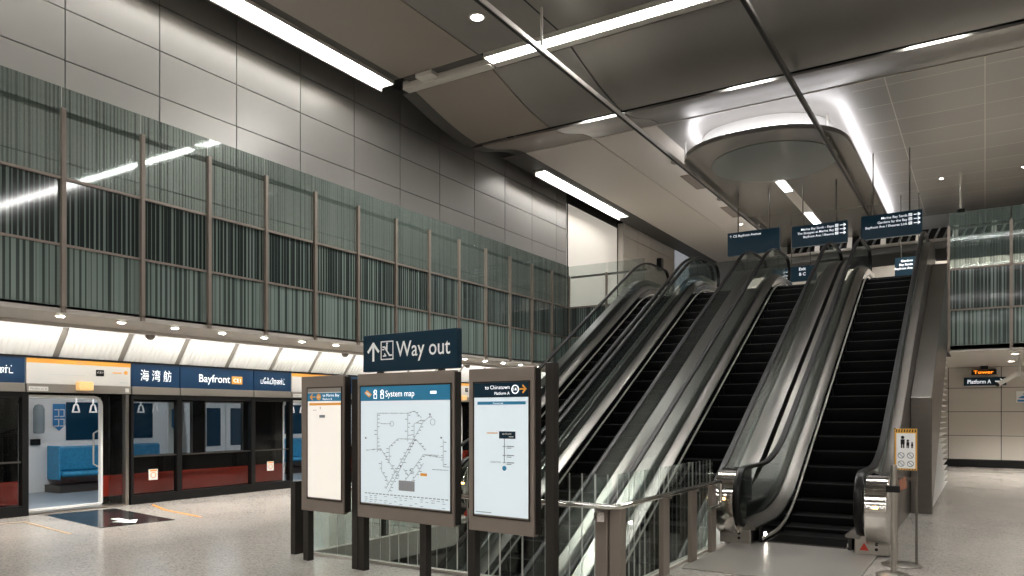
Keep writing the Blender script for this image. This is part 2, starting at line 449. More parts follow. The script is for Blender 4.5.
# ------------------------------------------------------------------ ceilings
def zsag(y):
    if y <= 14.6: return 10.0
    if y <= 18.0: return 10.0-.6*math.sin((y-14.6)/3.4*PI/2)**1.2
    if y <= 20.6: return 9.4+.52*(1-math.cos((y-18)/2.6*PI))/2
    return 9.92
def sheet(name, x0, x1, ys, m, mm=None, th=.06):
    rings = [[(x0, y, zsag(y)), (x1, y, zsag(y)), (x1, y, zsag(y)+th), (x0, y, zsag(y)+th)] for y in ys]
    return struct(MB().loft(rings).build(name, m, smooth=True))
def fr(a, c, k): return [a+(c-a)*i/k for i in range(k+1)]
SEGS = [(BY, 14.5, 2), (15.12, 17.9, 10), (18.15, 20.55, 10), (20.6, FY, 2)]
for a, c, k in SEGS:
    far = a > 20
    mid = 14 < a < 20
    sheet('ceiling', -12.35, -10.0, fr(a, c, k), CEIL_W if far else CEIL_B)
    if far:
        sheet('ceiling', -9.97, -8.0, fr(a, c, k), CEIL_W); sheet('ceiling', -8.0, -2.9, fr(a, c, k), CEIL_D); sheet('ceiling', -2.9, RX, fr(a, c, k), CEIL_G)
    elif mid and a > 18:
        sheet('ceiling', -9.97, -7.9, fr(a, c, k), CEIL_D); sheet('ceiling', -7.86, RX, fr(a, c, k), CEIL_D)
    else:
        sheet('ceiling', -9.97, -7.9, fr(a, c, k), CEIL_D); sheet('ceiling', -7.86, RX, fr(a, c, k), CEIL_D)
    sheet('ceiling', -13.25 if not mid else -12.75, -13.0 if not mid else -12.36, fr(a, c, k), CEIL_M)
    if not mid: sheet('ceiling', -12.6, -12.36, fr(a, c, k), CEIL_M)
for a, c in ((14.7, 22.2), (29.3, FY)): sheet('ceiling', -13.0, -12.6, fr(max(a, 20.6), c, 2), CEIL_M)
struct(MB().box(XW, RX, BY, FY, 11.2, 11.3).build('ceiling.090', WALLJ))
# ceiling slots: dark channels across the hall
b = MB()
b.box(-12.4, RX, 17.9, 18.15, 9.6, 9.7); struct(b.build('trim_2', WALLJ))
b = MB(); b.box(-7.9, -7.86, BY, 14.5, 10.0, 10.2); b.box(-10, -9.97, BY, FY, 10.1, 10.2); struct(b.build('trim_3', WALLJ))
b = MB(); b.box(-8, RX, 20.555, 20.6, 9.9, 9.98); struct(b.build('trim_8', LIP))

def linear(x0, x1, y0, y1, z, label, along, lips=True, group=None, m=LAMP):
    t = thing('linear_ceiling_light', label, 'ceiling light', ((x0+x1)/2, (y0+y1)/2, z), group)
    h = MB(); 
    if along == 'y':
        h.box(x0-.05, x0, y0, y1, z-.14, z+.22); h.box(x1, x1+.05, y0, y1, z-.03, z+.22)
        h.box(x0, x1, y0-.05, y0, z-.03, z+.22); h.box(x0, x1, y1, y1+.05, z-.03, z+.22)
    else:
        h.box(x0, x1, y0-.06, y0, z-.03, z+.22); h.box(x0, x1, y1+.002, y1+.22, z-.05, z+.22)
        h.box(x0-.05, x0, y0, y1, z-.03, z+.22); h.box(x1, x1+.05, y0, y1, z-.03, z+.22)
    h.box(x0, x1, y0, y1, z+.18, z+.22)
    h.build('housing', LIP, t)
    MB().box(x0+.005, x1-.005, y0+.005, y1-.005, z+(.05 if along == 'y' else -.03), z+.09).build('diffuser', m, t)
    return t
linear(-12.98, -12.62, -4, 14.55, 9.97, 'long white linear ceiling light at top left running along the clad wall', 'y', m=LAMP_L)
linear(-12.98, -12.62, 22.3, 29.3, 9.9, 'shorter linear ceiling light beyond the first, running above the frosted window', 'y', m=LAMP_L)
linear(-9.85, 14.5, 14.58, 14.88, 9.95, 'bright linear ceiling light crossing the hall from left to right', 'x')
for yy, w in ((-.9, 'nearest of those behind the camera'), (-8.7, 'second of those behind the camera'), (-22, 'third of those behind the camera'), (-36, 'farthest behind the camera')):
    linear(-9.85, 14.5, yy, yy+.3, 9.95, 'linear ceiling light crossing the hall, '+w, 'x')
# plain unlit end box of the crossing light
b = MB(); b.box(-12.55, -9.92, 14.85, 15.1, 9.89, 10.1); b.box(-12.3, -9.95, 14.55, 14.8, 10.02, 10.14, 1); b.box(-11.9, -11.4, 14.55, 14.82, 9.93, 10.1)
struct(b.build('trim_4', [LIP, CEIL_M]))
slot_lab = ['leftmost short lit lamp in the dark ceiling slot', 'second short lit lamp in the dark ceiling slot, above the escalators', 'third short lit lamp in the ceiling slot, at the upper right', 'fourth short lamp in the ceiling slot, beyond the right edge']
for x, l in zip((-8.6, -4.75, -.9, 3.0), slot_lab):
    t = thing('ceiling_slot_lamp', l, 'ceiling light', (x, 18.02, 9.5), 'short lamps in the ceiling slot')
    MB().box(x-.55, x+.55, 17.92, 18.13, 9.52, 9.6).build('housing', LIP, t)
    MB().box(x-.5, x+.5, 17.95, 18.1, 9.49, 9.52).build('diffuser', LAMP, t)
def downlight(x, y, z, label, r=.09, power=0, group=None, spot=95):
    t = thing('ceiling_downlight', label, 'downlight', (x, y, z), group)
    MB().lathe([(r*1.35, 0), (r*1.35, -.02), (r, -.025), (r, 0)], (x, y, z), 20).build('ring', LIP, t)
    MB().lathe([(r*.98, -.004), (r*.98, -.016), (r*.5, -.02), (.001, -.021)], (x, y, z), 20).build('lens', LAMP_S, t)
    if power: light('lamp', 'SPOT', (x, y, z-.06), power*3, t, .06, spot=spot)
    return t
downlight(-9.05, 13.1, 10.0, 'single glaring round downlight in the dark ceiling at top centre', .13, 500, spot=120)
# suspended rails
def rail(x, label):
    t = thing('suspended_rail', label, 'ceiling rail', (x, 4, 9.1), 'suspended rails')
    MB().box(x-.05, x+.05, 2, 33, 9.06, 9.16).build('track', TRIM if x < -5 else STEEL_D, t, bevel=.008)
    MB().box(x-.03, x+.03, 2, 33, 9.045, 9.06).build('channel', BLACKM, t)
    for y in (4.7, 13.5, 22.3, 31.1): MB().tube([(x, y, 9.14), (x, y, zsag(y)+.02)], .03, 8).build('hanger_rod', LIP, t)
rail(-7.72, 'left suspended steel rail hanging below the ceiling, ending at the raft edge')
rail(-3.68, 'right suspended dark rail crossing under the lit ceiling raft')

# ceiling raft with cove light
RC, RW, RT, RS = -5.55, 2.35, 20.9, 23.3
def raft_outline(w, tip, s, end, k=36, e=2.3):
    pts = [(RC-w, end)]
    for i in range(k+1):
        a = PI - PI*i/k
        ca, sa = math.cos(a), math.sin(a)
        pts.append((RC+w*math.copysign(abs(ca)**(2/e), ca), s-(s-tip)*abs(sa)**(2/e)))
    pts.append((RC+w, end))
    return pts
t = thing('ceiling_raft', 'large rounded ceiling raft hung over the escalators with a glowing rim', 'ceiling panel', (RC, 25, 9.3))
MB().prism([(x, y, 9.28) for x, y in raft_outline(RW, RT, RS, 36)], (0, 0, .14)).build('raft_panel', mat('raft_dark', '#85817c', .25, .4), t, bevel=.02)
MB().prism([(x, y, 9.42) for x, y in raft_outline(RW-.5, RT+.55, RS, 36)], (0, 0, .5)).build('raft_upstand', mat('raft_upstand_grey', '#c8c6c2', .5), t)
o = raft_outline(RW-.12, RT+.14, RS, 36); inn = raft_outline(RW-.28, RT+.31, RS, 36)
m = MB()
m.loft([[(xa, ya, 9.43), (xb, yb, 9.43), (xb, yb, 9.47), (xa, ya, 9.47)] for (xa, ya), (xb, yb) in zip(o, inn)]); m.build('cove_light', LAMP2, t)
m = MB()
m.prism([(RC+.1+1.8*math.cos(2*PI*i/40), 23.7+1.9*math.sin(2*PI*i/40), 9.262) for i in range(40)], (0, 0, .02)); m.build('oval_disc', mat('raft_disc_teal', '#7d8582', .3, .3), t)
MB().box(-5.86, -5.5, 25.4, 35, 9.255, 9.285).build('strip_housing', LIP, t)
for a, c in ((25.6, 26.9), (30.2, 32.2), (33.2, 34.8)): MB().box(-5.8, -5.56, a, c, 9.235, 9.256).build('strip_diffuser', LAMP2, t)
# ceiling vents and domes on the pale strip
for y, l in ((26.3, 'nearer slotted air vent in the pale ceiling strip'), (31.0, 'farther slotted air vent in the pale ceiling strip')):
    t = thing('air_vent', l, 'vent', (-8.75, y, 9.9), 'ceiling air vents')
    MB().box(-8.98, -8.5, y-.9, y+.9, 9.895, 9.925).build('frame', mat('vent_tan%d' % y, '#8b7a6b', .6), t)
    s = MB()
    for k in range(12): s.box(-8.93, -8.55, y-.82+k*.14, y-.75+k*.14, 9.88, 9.9)
    s.build('slats', CEIL_B, t)
for y, l in ((23.9, 'nearer smoke detector dome on the pale ceiling strip'), (28.9, 'farther smoke detector dome on the pale ceiling strip')):
    t = thing('smoke_detector', l, 'smoke detector', (-8.6, y, 9.92), 'smoke detectors')
    MB().lathe([(.16, .0), (.16, -.03), (.1, -.07), (.001, -.08)], (-8.6, y, 9.92), 18).build('dome', mat('dome_grey%d' % y, '#8d867f', .5), t, smooth=True)

# upper background: bulkhead with slanted dark louvres, pale parapet
struct(MB().box(-8, RX, 36.0, 36.3, 8.55, 9.92).build('wall_bulkhead', GREYW))
b = MB(); b.box(-7.6, 1.5, 35.7, 35.95, 8.85, 9.3); b.box(-7.6, 1.5, 35.6, 35.9, 8.78, 8.86, 1)
struct(b.build('trim_5', [BLACKM, WHITEP]))
fin = 0
for i in range(26):
    x = -7.4+i*.33
    if i % 4 == 3:
        o = MB().quadbox([(x, 35.5, 8.86), (x+.2, 35.5, 8.86), (x+.2, 35.6, 8.86), (x, 35.6, 8.86), (x+.06, 35.5, 9.3), (x+.22, 35.5, 9.3), (x+.22, 35.6, 9.3), (x+.06, 35.6, 9.3)]).build('trim_fin', FROST)
    else:
        o = MB().quadbox([(x, 35.5, 8.86), (x+.07, 35.5, 8.86), (x+.07, 35.7, 8.86), (x, 35.7, 8.86), (x+.2, 35.5, 9.3), (x+.27, 35.5, 9.3), (x+.27, 35.7, 9.3), (x+.2, 35.7, 9.3)]).build('trim_fin', GREYW)
    struct(o)
struct(MB().box(-9, RX, 33.5, 33.6, UP, 7.55).build('wall_parapet', CREAM))

# ------------------------------------------------------------------ platform edge: lit vault over the screen doors
y = 6.64-1.12*9
m = MB(); jm = MB()
k = 0
while y < 27:
    m.quadbox([(XP-.02, y+.1, 2.6), (XP-.02, y+1.1, 2.6), (XP-.06, y+1.1, 2.6), (XP-.06, y+.1, 2.6), (-12.78, y+.1, 3.1), (-12.78, y+1.1, 3.1), (-12.82, y+1.1, 3.1), (-12.82, y+.1, 3.1)])
    jm.quadbox([(XP-.06, y-.03, 2.6), (XP-.06, y+.11, 2.6), (XP-.1, y+.11, 2.6), (XP-.1, y-.03, 2.6), (-12.83, y-.03, 3.1), (-12.83, y+.11, 3.1), (-12.87, y+.11, 3.1), (-12.87, y-.03, 3.1)])
    y += 1.12
vt = struct(m.build('trim_6', VAULT)); struct(jm.build('trim_7', JOINT_SHADE))
t = thing('cove_lamp', 'continuous hidden strip lamp lighting the white panels over the screen doors', 'strip light', (-12.7, 10, 3.05))
MB().box(-12.56, -12.44, -4, 27, 3.04, 3.105).build('lamp_tray', SOFFIT, t)
light('lamp', 'AREA', (-12.5, 11.5, 3.03), 240, t, .08, (0, math.radians(48), 0), (1, .97, .92), sy=31)
y = 5.0; 
dl = 'small round downlight set in the grey soffit edge over the platform'
t0 = None
while y < 22:
    if t0 is None:
        t0 = thing('soffit_downlight', dl, 'downlight', (-11.55, y, 3.1), 'downlights along the soffit edge')
        MB().lathe([(.08, .01), (.08, -.01), (.06, -.012), (.06, .01)], (-11.55, y, 3.1), 16).build('ring', LIP, t0)
        MB().lathe([(.058, .0), (.055, -.014), (.03, -.024), (.001, -.026)], (-11.55, y, 3.1), 16).build('lens', LAMP_S, t0)
        light('lamp', 'SPOT', (-11.55, y, 3.03), 110, t0, .05, spot=110)
    else: copy_tree(t0, None, (0, y-5.0, 0))
    y += .93
for i, (y, w) in enumerate(((7.95, 'first from the left'), (12.75, 'second, left of the way out sign'), (17.6, 'third, right of the way out sign'))):
    t = thing('ceiling_dome_camera', 'grey dome camera under the soffit, ' + w, 'camera', (-12.5, y, 3.1), 'dome cameras under the soffit')
    MB().lathe([(.11, .015), (.11, -.05), (.09, -.06)], (-12.5, y, 3.1), 18).build('base', SOFFIT, t)
    MB().lathe([(.085, -.055), (.075, -.1), (.045, -.135), (.001, -.145)], (-12.5, y, 3.1), 18).build('dome', STEEL_D, t, smooth=True)

# ------------------------------------------------------------------ platform screen doors
FX = Frame((XP, 0, 0), (0, 1, 0), (0, 0, 1))          # facing the platform
def psd(y0, y1, kind, label, k):
    t = thing('platform_screen_door' if kind == 'door' else 'platform_screen_panel', label, 'platform door' if kind == 'door' else 'glass screen', (XP, (y0+y1)/2, 0))
    g = .012
    hd = MB(); hd.fbox(FX, y0+g, y1-g, 2.15, 2.575, -.12, 0)
    hd = hd.build('header_sign', HEADW if kind == 'door' else NAVY_E, t)
    MB().fbox(FX, y0, y1, 2.565, 2.6, -.13, .02).build('top_rail', BLACKM, t)
    st = MB(); st.fbox(FX, y0+g, y1-g, 2.01, 2.148, -.11, .015); st = st.build('lintel', LINTEL, t, bevel=.004)
    if kind == 'door':
        m = MB(); m.fbox(FX, y0+g, y1-g, 2.49, 2.573, .0, .006); m.build('orange_band', ORANGE, hd)
        m = MB(); m.text('Platform B', FX, (y0+y1)/2, 2.515, .028, None, .006, align='CENTER', m=0)
        m.fbox(FX, y0+.35, y0+.95, 2.305, 2.309, .0, .003, 1)
        m.fbox(FX, y0+1.33, y0+1.55, 2.35, 2.352, 0, .003, 1); m.text('Bayfront', FX, y1-.08, 2.2, .028, None, .002, align='RIGHT', m=1)
        m.build('lettering', [GREYD, GREYL], hd)
        m = MB(); m.fbox(FX, y0+1.14, y0+1.28, 2.31, 2.42, 0, .006); m.build('line_badge', BLACKM, hd)
        m = MB(); m.text('CE1', FX, y0+1.21, 2.36, .03, .1, .006, align='CENTER'); m.build('badge_lettering', WHITE, hd)
        m = MB(); m.fbox(FX, y0+1.44, y0+1.6, 2.37, 2.39, 0, .005); m.fdisc(FX, y0+1.68, 2.39, .035); m.build('orange_marks', ORANGE, hd)
        m = MB(); m.fbox(FX, y0+.04, y0+.34, 2.03, 2.1, .015, .02); m.build('small_plate', WHITEP, st)
        m = MB(); m.text('Platform B', FX, y0+.19, 2.05, .03, .26, .02, align='CENTER'); m.build('plate_lettering', GREYD, st)
        m = MB(); m.fbox(FX, y1-.12, y1-.05, 2.04, 2.11, .015, .02); m.build('corner_plate', WHITEP, st)
        m = MB(); m.fbox(FX, y0+.78, y0+1.02, 2.05, 2.2, .01, .16); wl = m.build('warning_lamp', mat('lamp_amber%d' % k, '#e3c08a', .4, emis='#e8b060', es=.3), t, bevel=.02)
        for yy, w, mm in ((y0, .05, BLACKM), (y1-.1, .06, STEEL)): MB().fbox(FX, yy, yy+w, 0, 2.0, -.12, 0).build('jamb', mm, t, bevel=.005)
        # parked sliding leaves
        lf = MB(); lf.fbox(FX, y1-.36, y1-.12, .04, 1.98, -.1, -.06); lf.build('door_leaf', GLASS_T, t)
        MB().fbox(FX, y0+.05, y1-.1, 0, .03, -.3, -.0).build('sill', STEEL, t)
    else:
        for yy in (y0, y1-.05): MB().fbox(FX, yy, yy+.05, 0, 2.01, -.12, 0).build('mullion', BLACKM, t)
        MB().fbox(FX, y0+.05, y1-.05, 0, .17, -.12, 0).build('base_panel', BLACKM, t)
        MB().fbox(FX, y0+.05, y1-.05, 1.92, 2.01, -.12, -.01).build('top_frame', BLACKM, t)
        MB().fbox(FX, y0+.05, y1-.05, .13, 1.92, -.07, -.05).build('glass_pane', GLASS_T, t)
        MB().fbox(FX, y0+.05, y1-.05, .86, .885, -.05, -.03).build('push_bar', STEEL_D, t)
        m = MB(); yc = (y0+y1)/2
        if kind == 'chinese': m.text('海 湾 舫', FX, yc, 2.275, .16, .62, .0, 0, align='CENTER')
        if kind == 'name': m.text('Bayfront', FX, y0+.42, 2.285, .15, .72, 0, .003)
        if kind == 'tamil': m.text('பேஃபிரண்ட்', FX, yc, 2.3, .11, .66, 0, 0, align='CENTER')
        m.build('lettering', WHITE_E, hd)
        if kind == 'name':
            m = MB(); m.fbox(FX, y0+1.18, y0+1.44, 2.265, 2.42, 0, .005); m.build('line_badge', ORANGE, hd, bevel=.03)
            m = MB(); m.text('CE1', FX, y0+1.31, 2.305, .075, .18, .005, align='CENTER'); m.build('badge_lettering', WHITE_E, hd)
        if kind in ('chinese', 'tamil'):
            m = MB(); m.fbox(FX, yc-.12, yc+.06, .42, .62, -.05, -.045); sk = m.build('notice_sticker', WHITEP, t)
            m = MB(); m.fbox(FX, yc-.1, yc+.04, .58, .61, -.045, -.042); m.fring(FX, yc-.03, .51, .05, .012, -.045, -.042); m.build('sticker_marks', ORANGE_P, sk)
    return t
LAB = {
 'door': ['open platform door at far left showing the train seats', 'second open platform door, half behind the leftmost display board'],
 'chinese': ['tinted glass screen under the blue Chinese station name'],
 'name': ['wide tinted glass screen under the blue Bayfront station name'],
 'tamil': ['narrow tinted glass screen at the left edge under blue Tamil lettering', 'narrow tinted glass screen under blue Tamil lettering right of the Bayfront sign'],
}
KIND_OFF = [('tamil', -1.03, 0), ('door', 0, 1.78), ('chinese', 1.78, 2.76), ('name', 2.76, 4.49)]
k = 0
for rep in range(-1, 4):
    base = 6.2+5.52*rep
    for kd, a, c in KIND_OFF:
        if rep == -1 and kd in ('tamil', 'door'): continue
        k += 1
        L = LAB[kd]
        if rep == -1: lb = {'chinese': 'tinted glass screen under Chinese lettering outside the left edge of the photo', 'name': 'wide Bayfront glass screen outside the left edge of the photo'}[kd]
        elif rep < len(L): lb = L[rep]
        else:
            lb = {'door': 'open platform door', 'chinese': 'Chinese-lettered glass screen', 'name': 'Bayfront-lettered glass screen', 'tamil': 'Tamil-lettered glass screen'}[kd] + ' behind the display boards, number %d along the platform' % (rep+1)
            lb = lb.replace('number 2', 'nearer one').replace('number 3', 'middle one').replace('number 4', 'farthest one')
        psd(base+a, base+c, kd, lb, k)
struct(MB().box(XP-.2, XP, 27.2, 30, 0, 3.1).build('wall_left.003', CREAM))
struct(MB().box(XP-.2, XP, BY, 2.42, 0, 3.1).build('wall_left.004', CREAM))

# ------------------------------------------------------------------ train
TX = -13.48
FT = Frame((TX, 0, 0), (0, 1, 0), (0, 0, 1))
t = thing('train', 'metro train standing behind the glass screens, black with a red lower band', 'train', (-15, 12, 0))
def side(m, y0, y1, z0, z1, mm, x=TX, d=.07): m.box(x-d, x, y0, y1, z0, z1, mm)
doors = [6.27+5.52*i for i in range(-1, 4)]; DW = 1.36
body = MB()
TY0, TY1 = doors[0]-1.5, doors[-1]+6
ops = []
for d in doors: ops += [(d, d+DW, .05, 1.95, 'door'), (d+1.95, d+3.2, .86, 1.9, 'win'), (d+3.5, d+4.42, .86, 1.9, 'win')]
y = TY0
for a, c, z0, z1, kd in ops:
    side(body, y, a, .54, 2.5, 0); side(body, y, a, .16, .54, 1); side(body, y, a, -.4, .16, 0)
    side(body, a, c, z1, 2.5, 0)
    if kd == 'win': side(body, a, c, .54, z0, 0); side(body, a, c, .16, .54, 1); side(body, a, c, -.4, .16, 0)
    else: side(body, a, c, -.4, z0, 0)
    y = c
side(body, y, TY1, .54, 2.5, 0); side(body, y, TY1, .16, .54, 1); side(body, y, TY1, -.4, .16, 0)
body.box(-16.5, TX, TY0, TY1, 2.5, 2.6, 0)
body.box(-16.5, TX-.1, TY0, TY0+.08, 0, 2.5, 0); body.box(-16.5, TX-.1, TY1-.08, TY1, 0, 2.5, 0)
body.build('body_shell', [TRAINBLK, REDB], t)
MB().box(-16.4, TX-.07, TY0, TY1, -.1, .05).build('train_floor', TRAINFLOOR, t)
MB().box(-16.4, TX-.07, TY0, TY1, 2.2, 2.25).build('train_ceiling', TRAINW, t)
# far inside wall with windows over the seats and far doors
fw = MB(); fw.box(-16.45, -16.38, TY0, TY1, .05, 2.2, 0); fw.build('inner_wall', TRAINW, t)
def dframe(m, F, y0, y1, z0, z1, w, n0, n1, r=.12, mm=0):
    """rounded frame strip"""
    def rr(o):
        P = []
        for cx, cz, a0 in ((y1-r, z1-r, 0), (y0+r, z1-r, 90), (y0+r, z0+.02, 180), (y1-r, z0+.02, 270)):
            rad = r if a0 < 180 else .02
            if a0 >= 180: cx = y0+.02 if a0 == 180 else y1-.02
            for q in range(5):
                an = math.radians(a0+90*q/4); P.append((cx+(rad+o)*math.cos(an), cz+(rad+o)*math.sin(an)))
        return P
    A, B = rr(0), rr(w)
    n = len(A)
    for i in range(n):
        j = (i+1) % n
        m.quadbox([F.p(*A[i], n0), F.p(*A[j], n0), F.p(*B[j], n0), F.p(*B[i], n0), F.p(*A[i], n1), F.p(*A[j], n1), F.p(*B[j], n1), F.p(*B[i], n1)], mm)
for i, d in enumerate(doors):
    m = MB(); dframe(m, FT, d+.02, d+DW-.02, .06, 1.93, .04, -.06, .02); m.build('door_frame', TRAINW if True else STEEL, t)
    for a, c in ((d+1.95, d+3.2), (d+3.5, d+4.42)):
        MB().fbox(FT, a, c, .86, 1.9, -.05, -.04).build('window_glass', GLASS_W, t)
        m = MB(); m.fline(FT, [(a, .87), (a, 1.89), (c, 1.89), (c, .87), (a, .87)], .025, -.02, .006); m.build('window_frame', STEEL_D, t)
    # seats on the far side between the far doors
    s0, s1 = d+1.93, d+4.3
    m = MB()
    m.box(-16.38, -15.85, s0, s1, .36, .46); m.box(-16.38, -16.22, s0, s1, .46, .98)
    m.build('bench_seat', SEATBLUE, t, bevel=.04)
    m = MB(); m.box(-16.38, -15.9, s0-.06, s0-.02, .3, 1.0); m.build('seat_screen', SEATBLUE, t, bevel=.05)
    MB().box(-16.38, -15.8, s0-.1, s1+.1, .05, .2).build('seat_plinth', STEEL_D, t)
    MB().box(-16.375, -16.36, s0+.32, s1-.1, 1.1, 1.9).build('far_window', WINDARK, t, bevel=.004)
    for q in range(8):
        yy = s0-.05+q*.34
        m = MB(); F2 = Frame((-15.3, yy, 1.72), (0, 1, 0), (0, 0, 1))
        m.fline(F2, [(0, .24), (0, .13), (.035, .1), (.065, -.03), (-.065, -.03), (-.035, .1), (0, .13)], .024, 0, .024); m.build('grab_handle', WHITEP, t)
    m = MB(); m.tube([(-15.3, s0-1.4, 1.96), (-15.3, s1+.6, 1.96)], .02); m.tube([(-14.9, s0-.05, .05), (-14.9, s0-.05, 2.2)], .02) if False else None
    m.build('ceiling_pole', TRIM, t)
    m = MB(); m.tube([(-15.85, s1+.04, .3), (-15.85, s1+.04, 2.2)], .018); m.build('grab_pole', TRIM, t)
    # far doors
    fd = d-.05
    m = MB()
    for a in (fd+.02, fd+.72): m.box(-16.375, -16.35, a, a+.66, .08, 1.95)
    m.build('far_door', TRAINW, t, bevel=.01)
    m = MB()
    for a in (fd+.15, fd+.85): m.box(-16.35, -16.34, a, a+.4, .85, 1.8)
    m.build('far_door_window', WINDARK, t)
    FI = Frame((-16.36, 0, 0), (0, 1, 0), (0, 0, 1))
    m = MB(); m.fpoly(FI, [(s0+.05, 1.86), (s0+.05, 1.42), (s0+.17, 1.3), (s0+.3, 1.42), (s0+.3, 1.86)], .0, .012); m.build('blue_notice', BLUES, t)
    m = MB(); 
    for q in range(2):
        for r2 in range(2): m.fline(FI, [(s0+.08+q*.11, 1.74-r2*.2), (s0+.16+q*.11, 1.74-r2*.2), (s0+.16+q*.11, 1.6-r2*.2), (s0+.08+q*.11, 1.6-r2*.2)], .02, .012, .016)
    m.build('notice_marks', WHITEP, t)
    m = MB(); m.lathe([(.001, 0), (.09, .01), (.1, .06), (.1, .5), (.07, .58), (.001, .6)], (-16.2, s0-.3, 1.25), 16); m.build('extinguisher_cover', mat('cover_grey%d' % i, '#7f8a8d', .4), t, smooth=True)
    m = MB(); m.box(-16.38, -16.34, s0-.38, s0-.2, 1.02, 1.14); m.build('call_box', BLACKM, t)
    FW = Frame((-13.75, 0, 0), (0, 1, 0), (0, 0, 1))
    m = MB(); m.fpoly(FW, [(d+2.86, .3), (d+3.3, .3), (d+3.27, 1.2), (d+3.16, 2.15), (d+2.86, 2.15)], -.03, .0); m.build('door_pillar', TRAINW, t)
    m = MB(); m.fpoly(FW, [(d+2.93, 1.75), (d+2.93, 1.4), (d+3.01, 1.3), (d+3.09, 1.4), (d+3.09, 1.75)], 0, .004); m.build('blue_notice', BLUES, t)
    # near side grab rail by the door
    m = MB(); m.tube([(TX-.1, d+DW+.0, .7), (TX-.14, d+DW-.06, .75), (TX-.14, d+DW-.06, 1.3), (TX-.1, d+DW+.0, 1.35)], .015); m.build('grab_rail', TRIM, t)
    m = MB(); m.box(-15.1, -14.7, d-1, d+4, 2.17, 2.2); m.build('train_lamp', mat('train_lamp%d' % i, '#ffffff', .5, emis='#fbfbff', es=4.5), t)

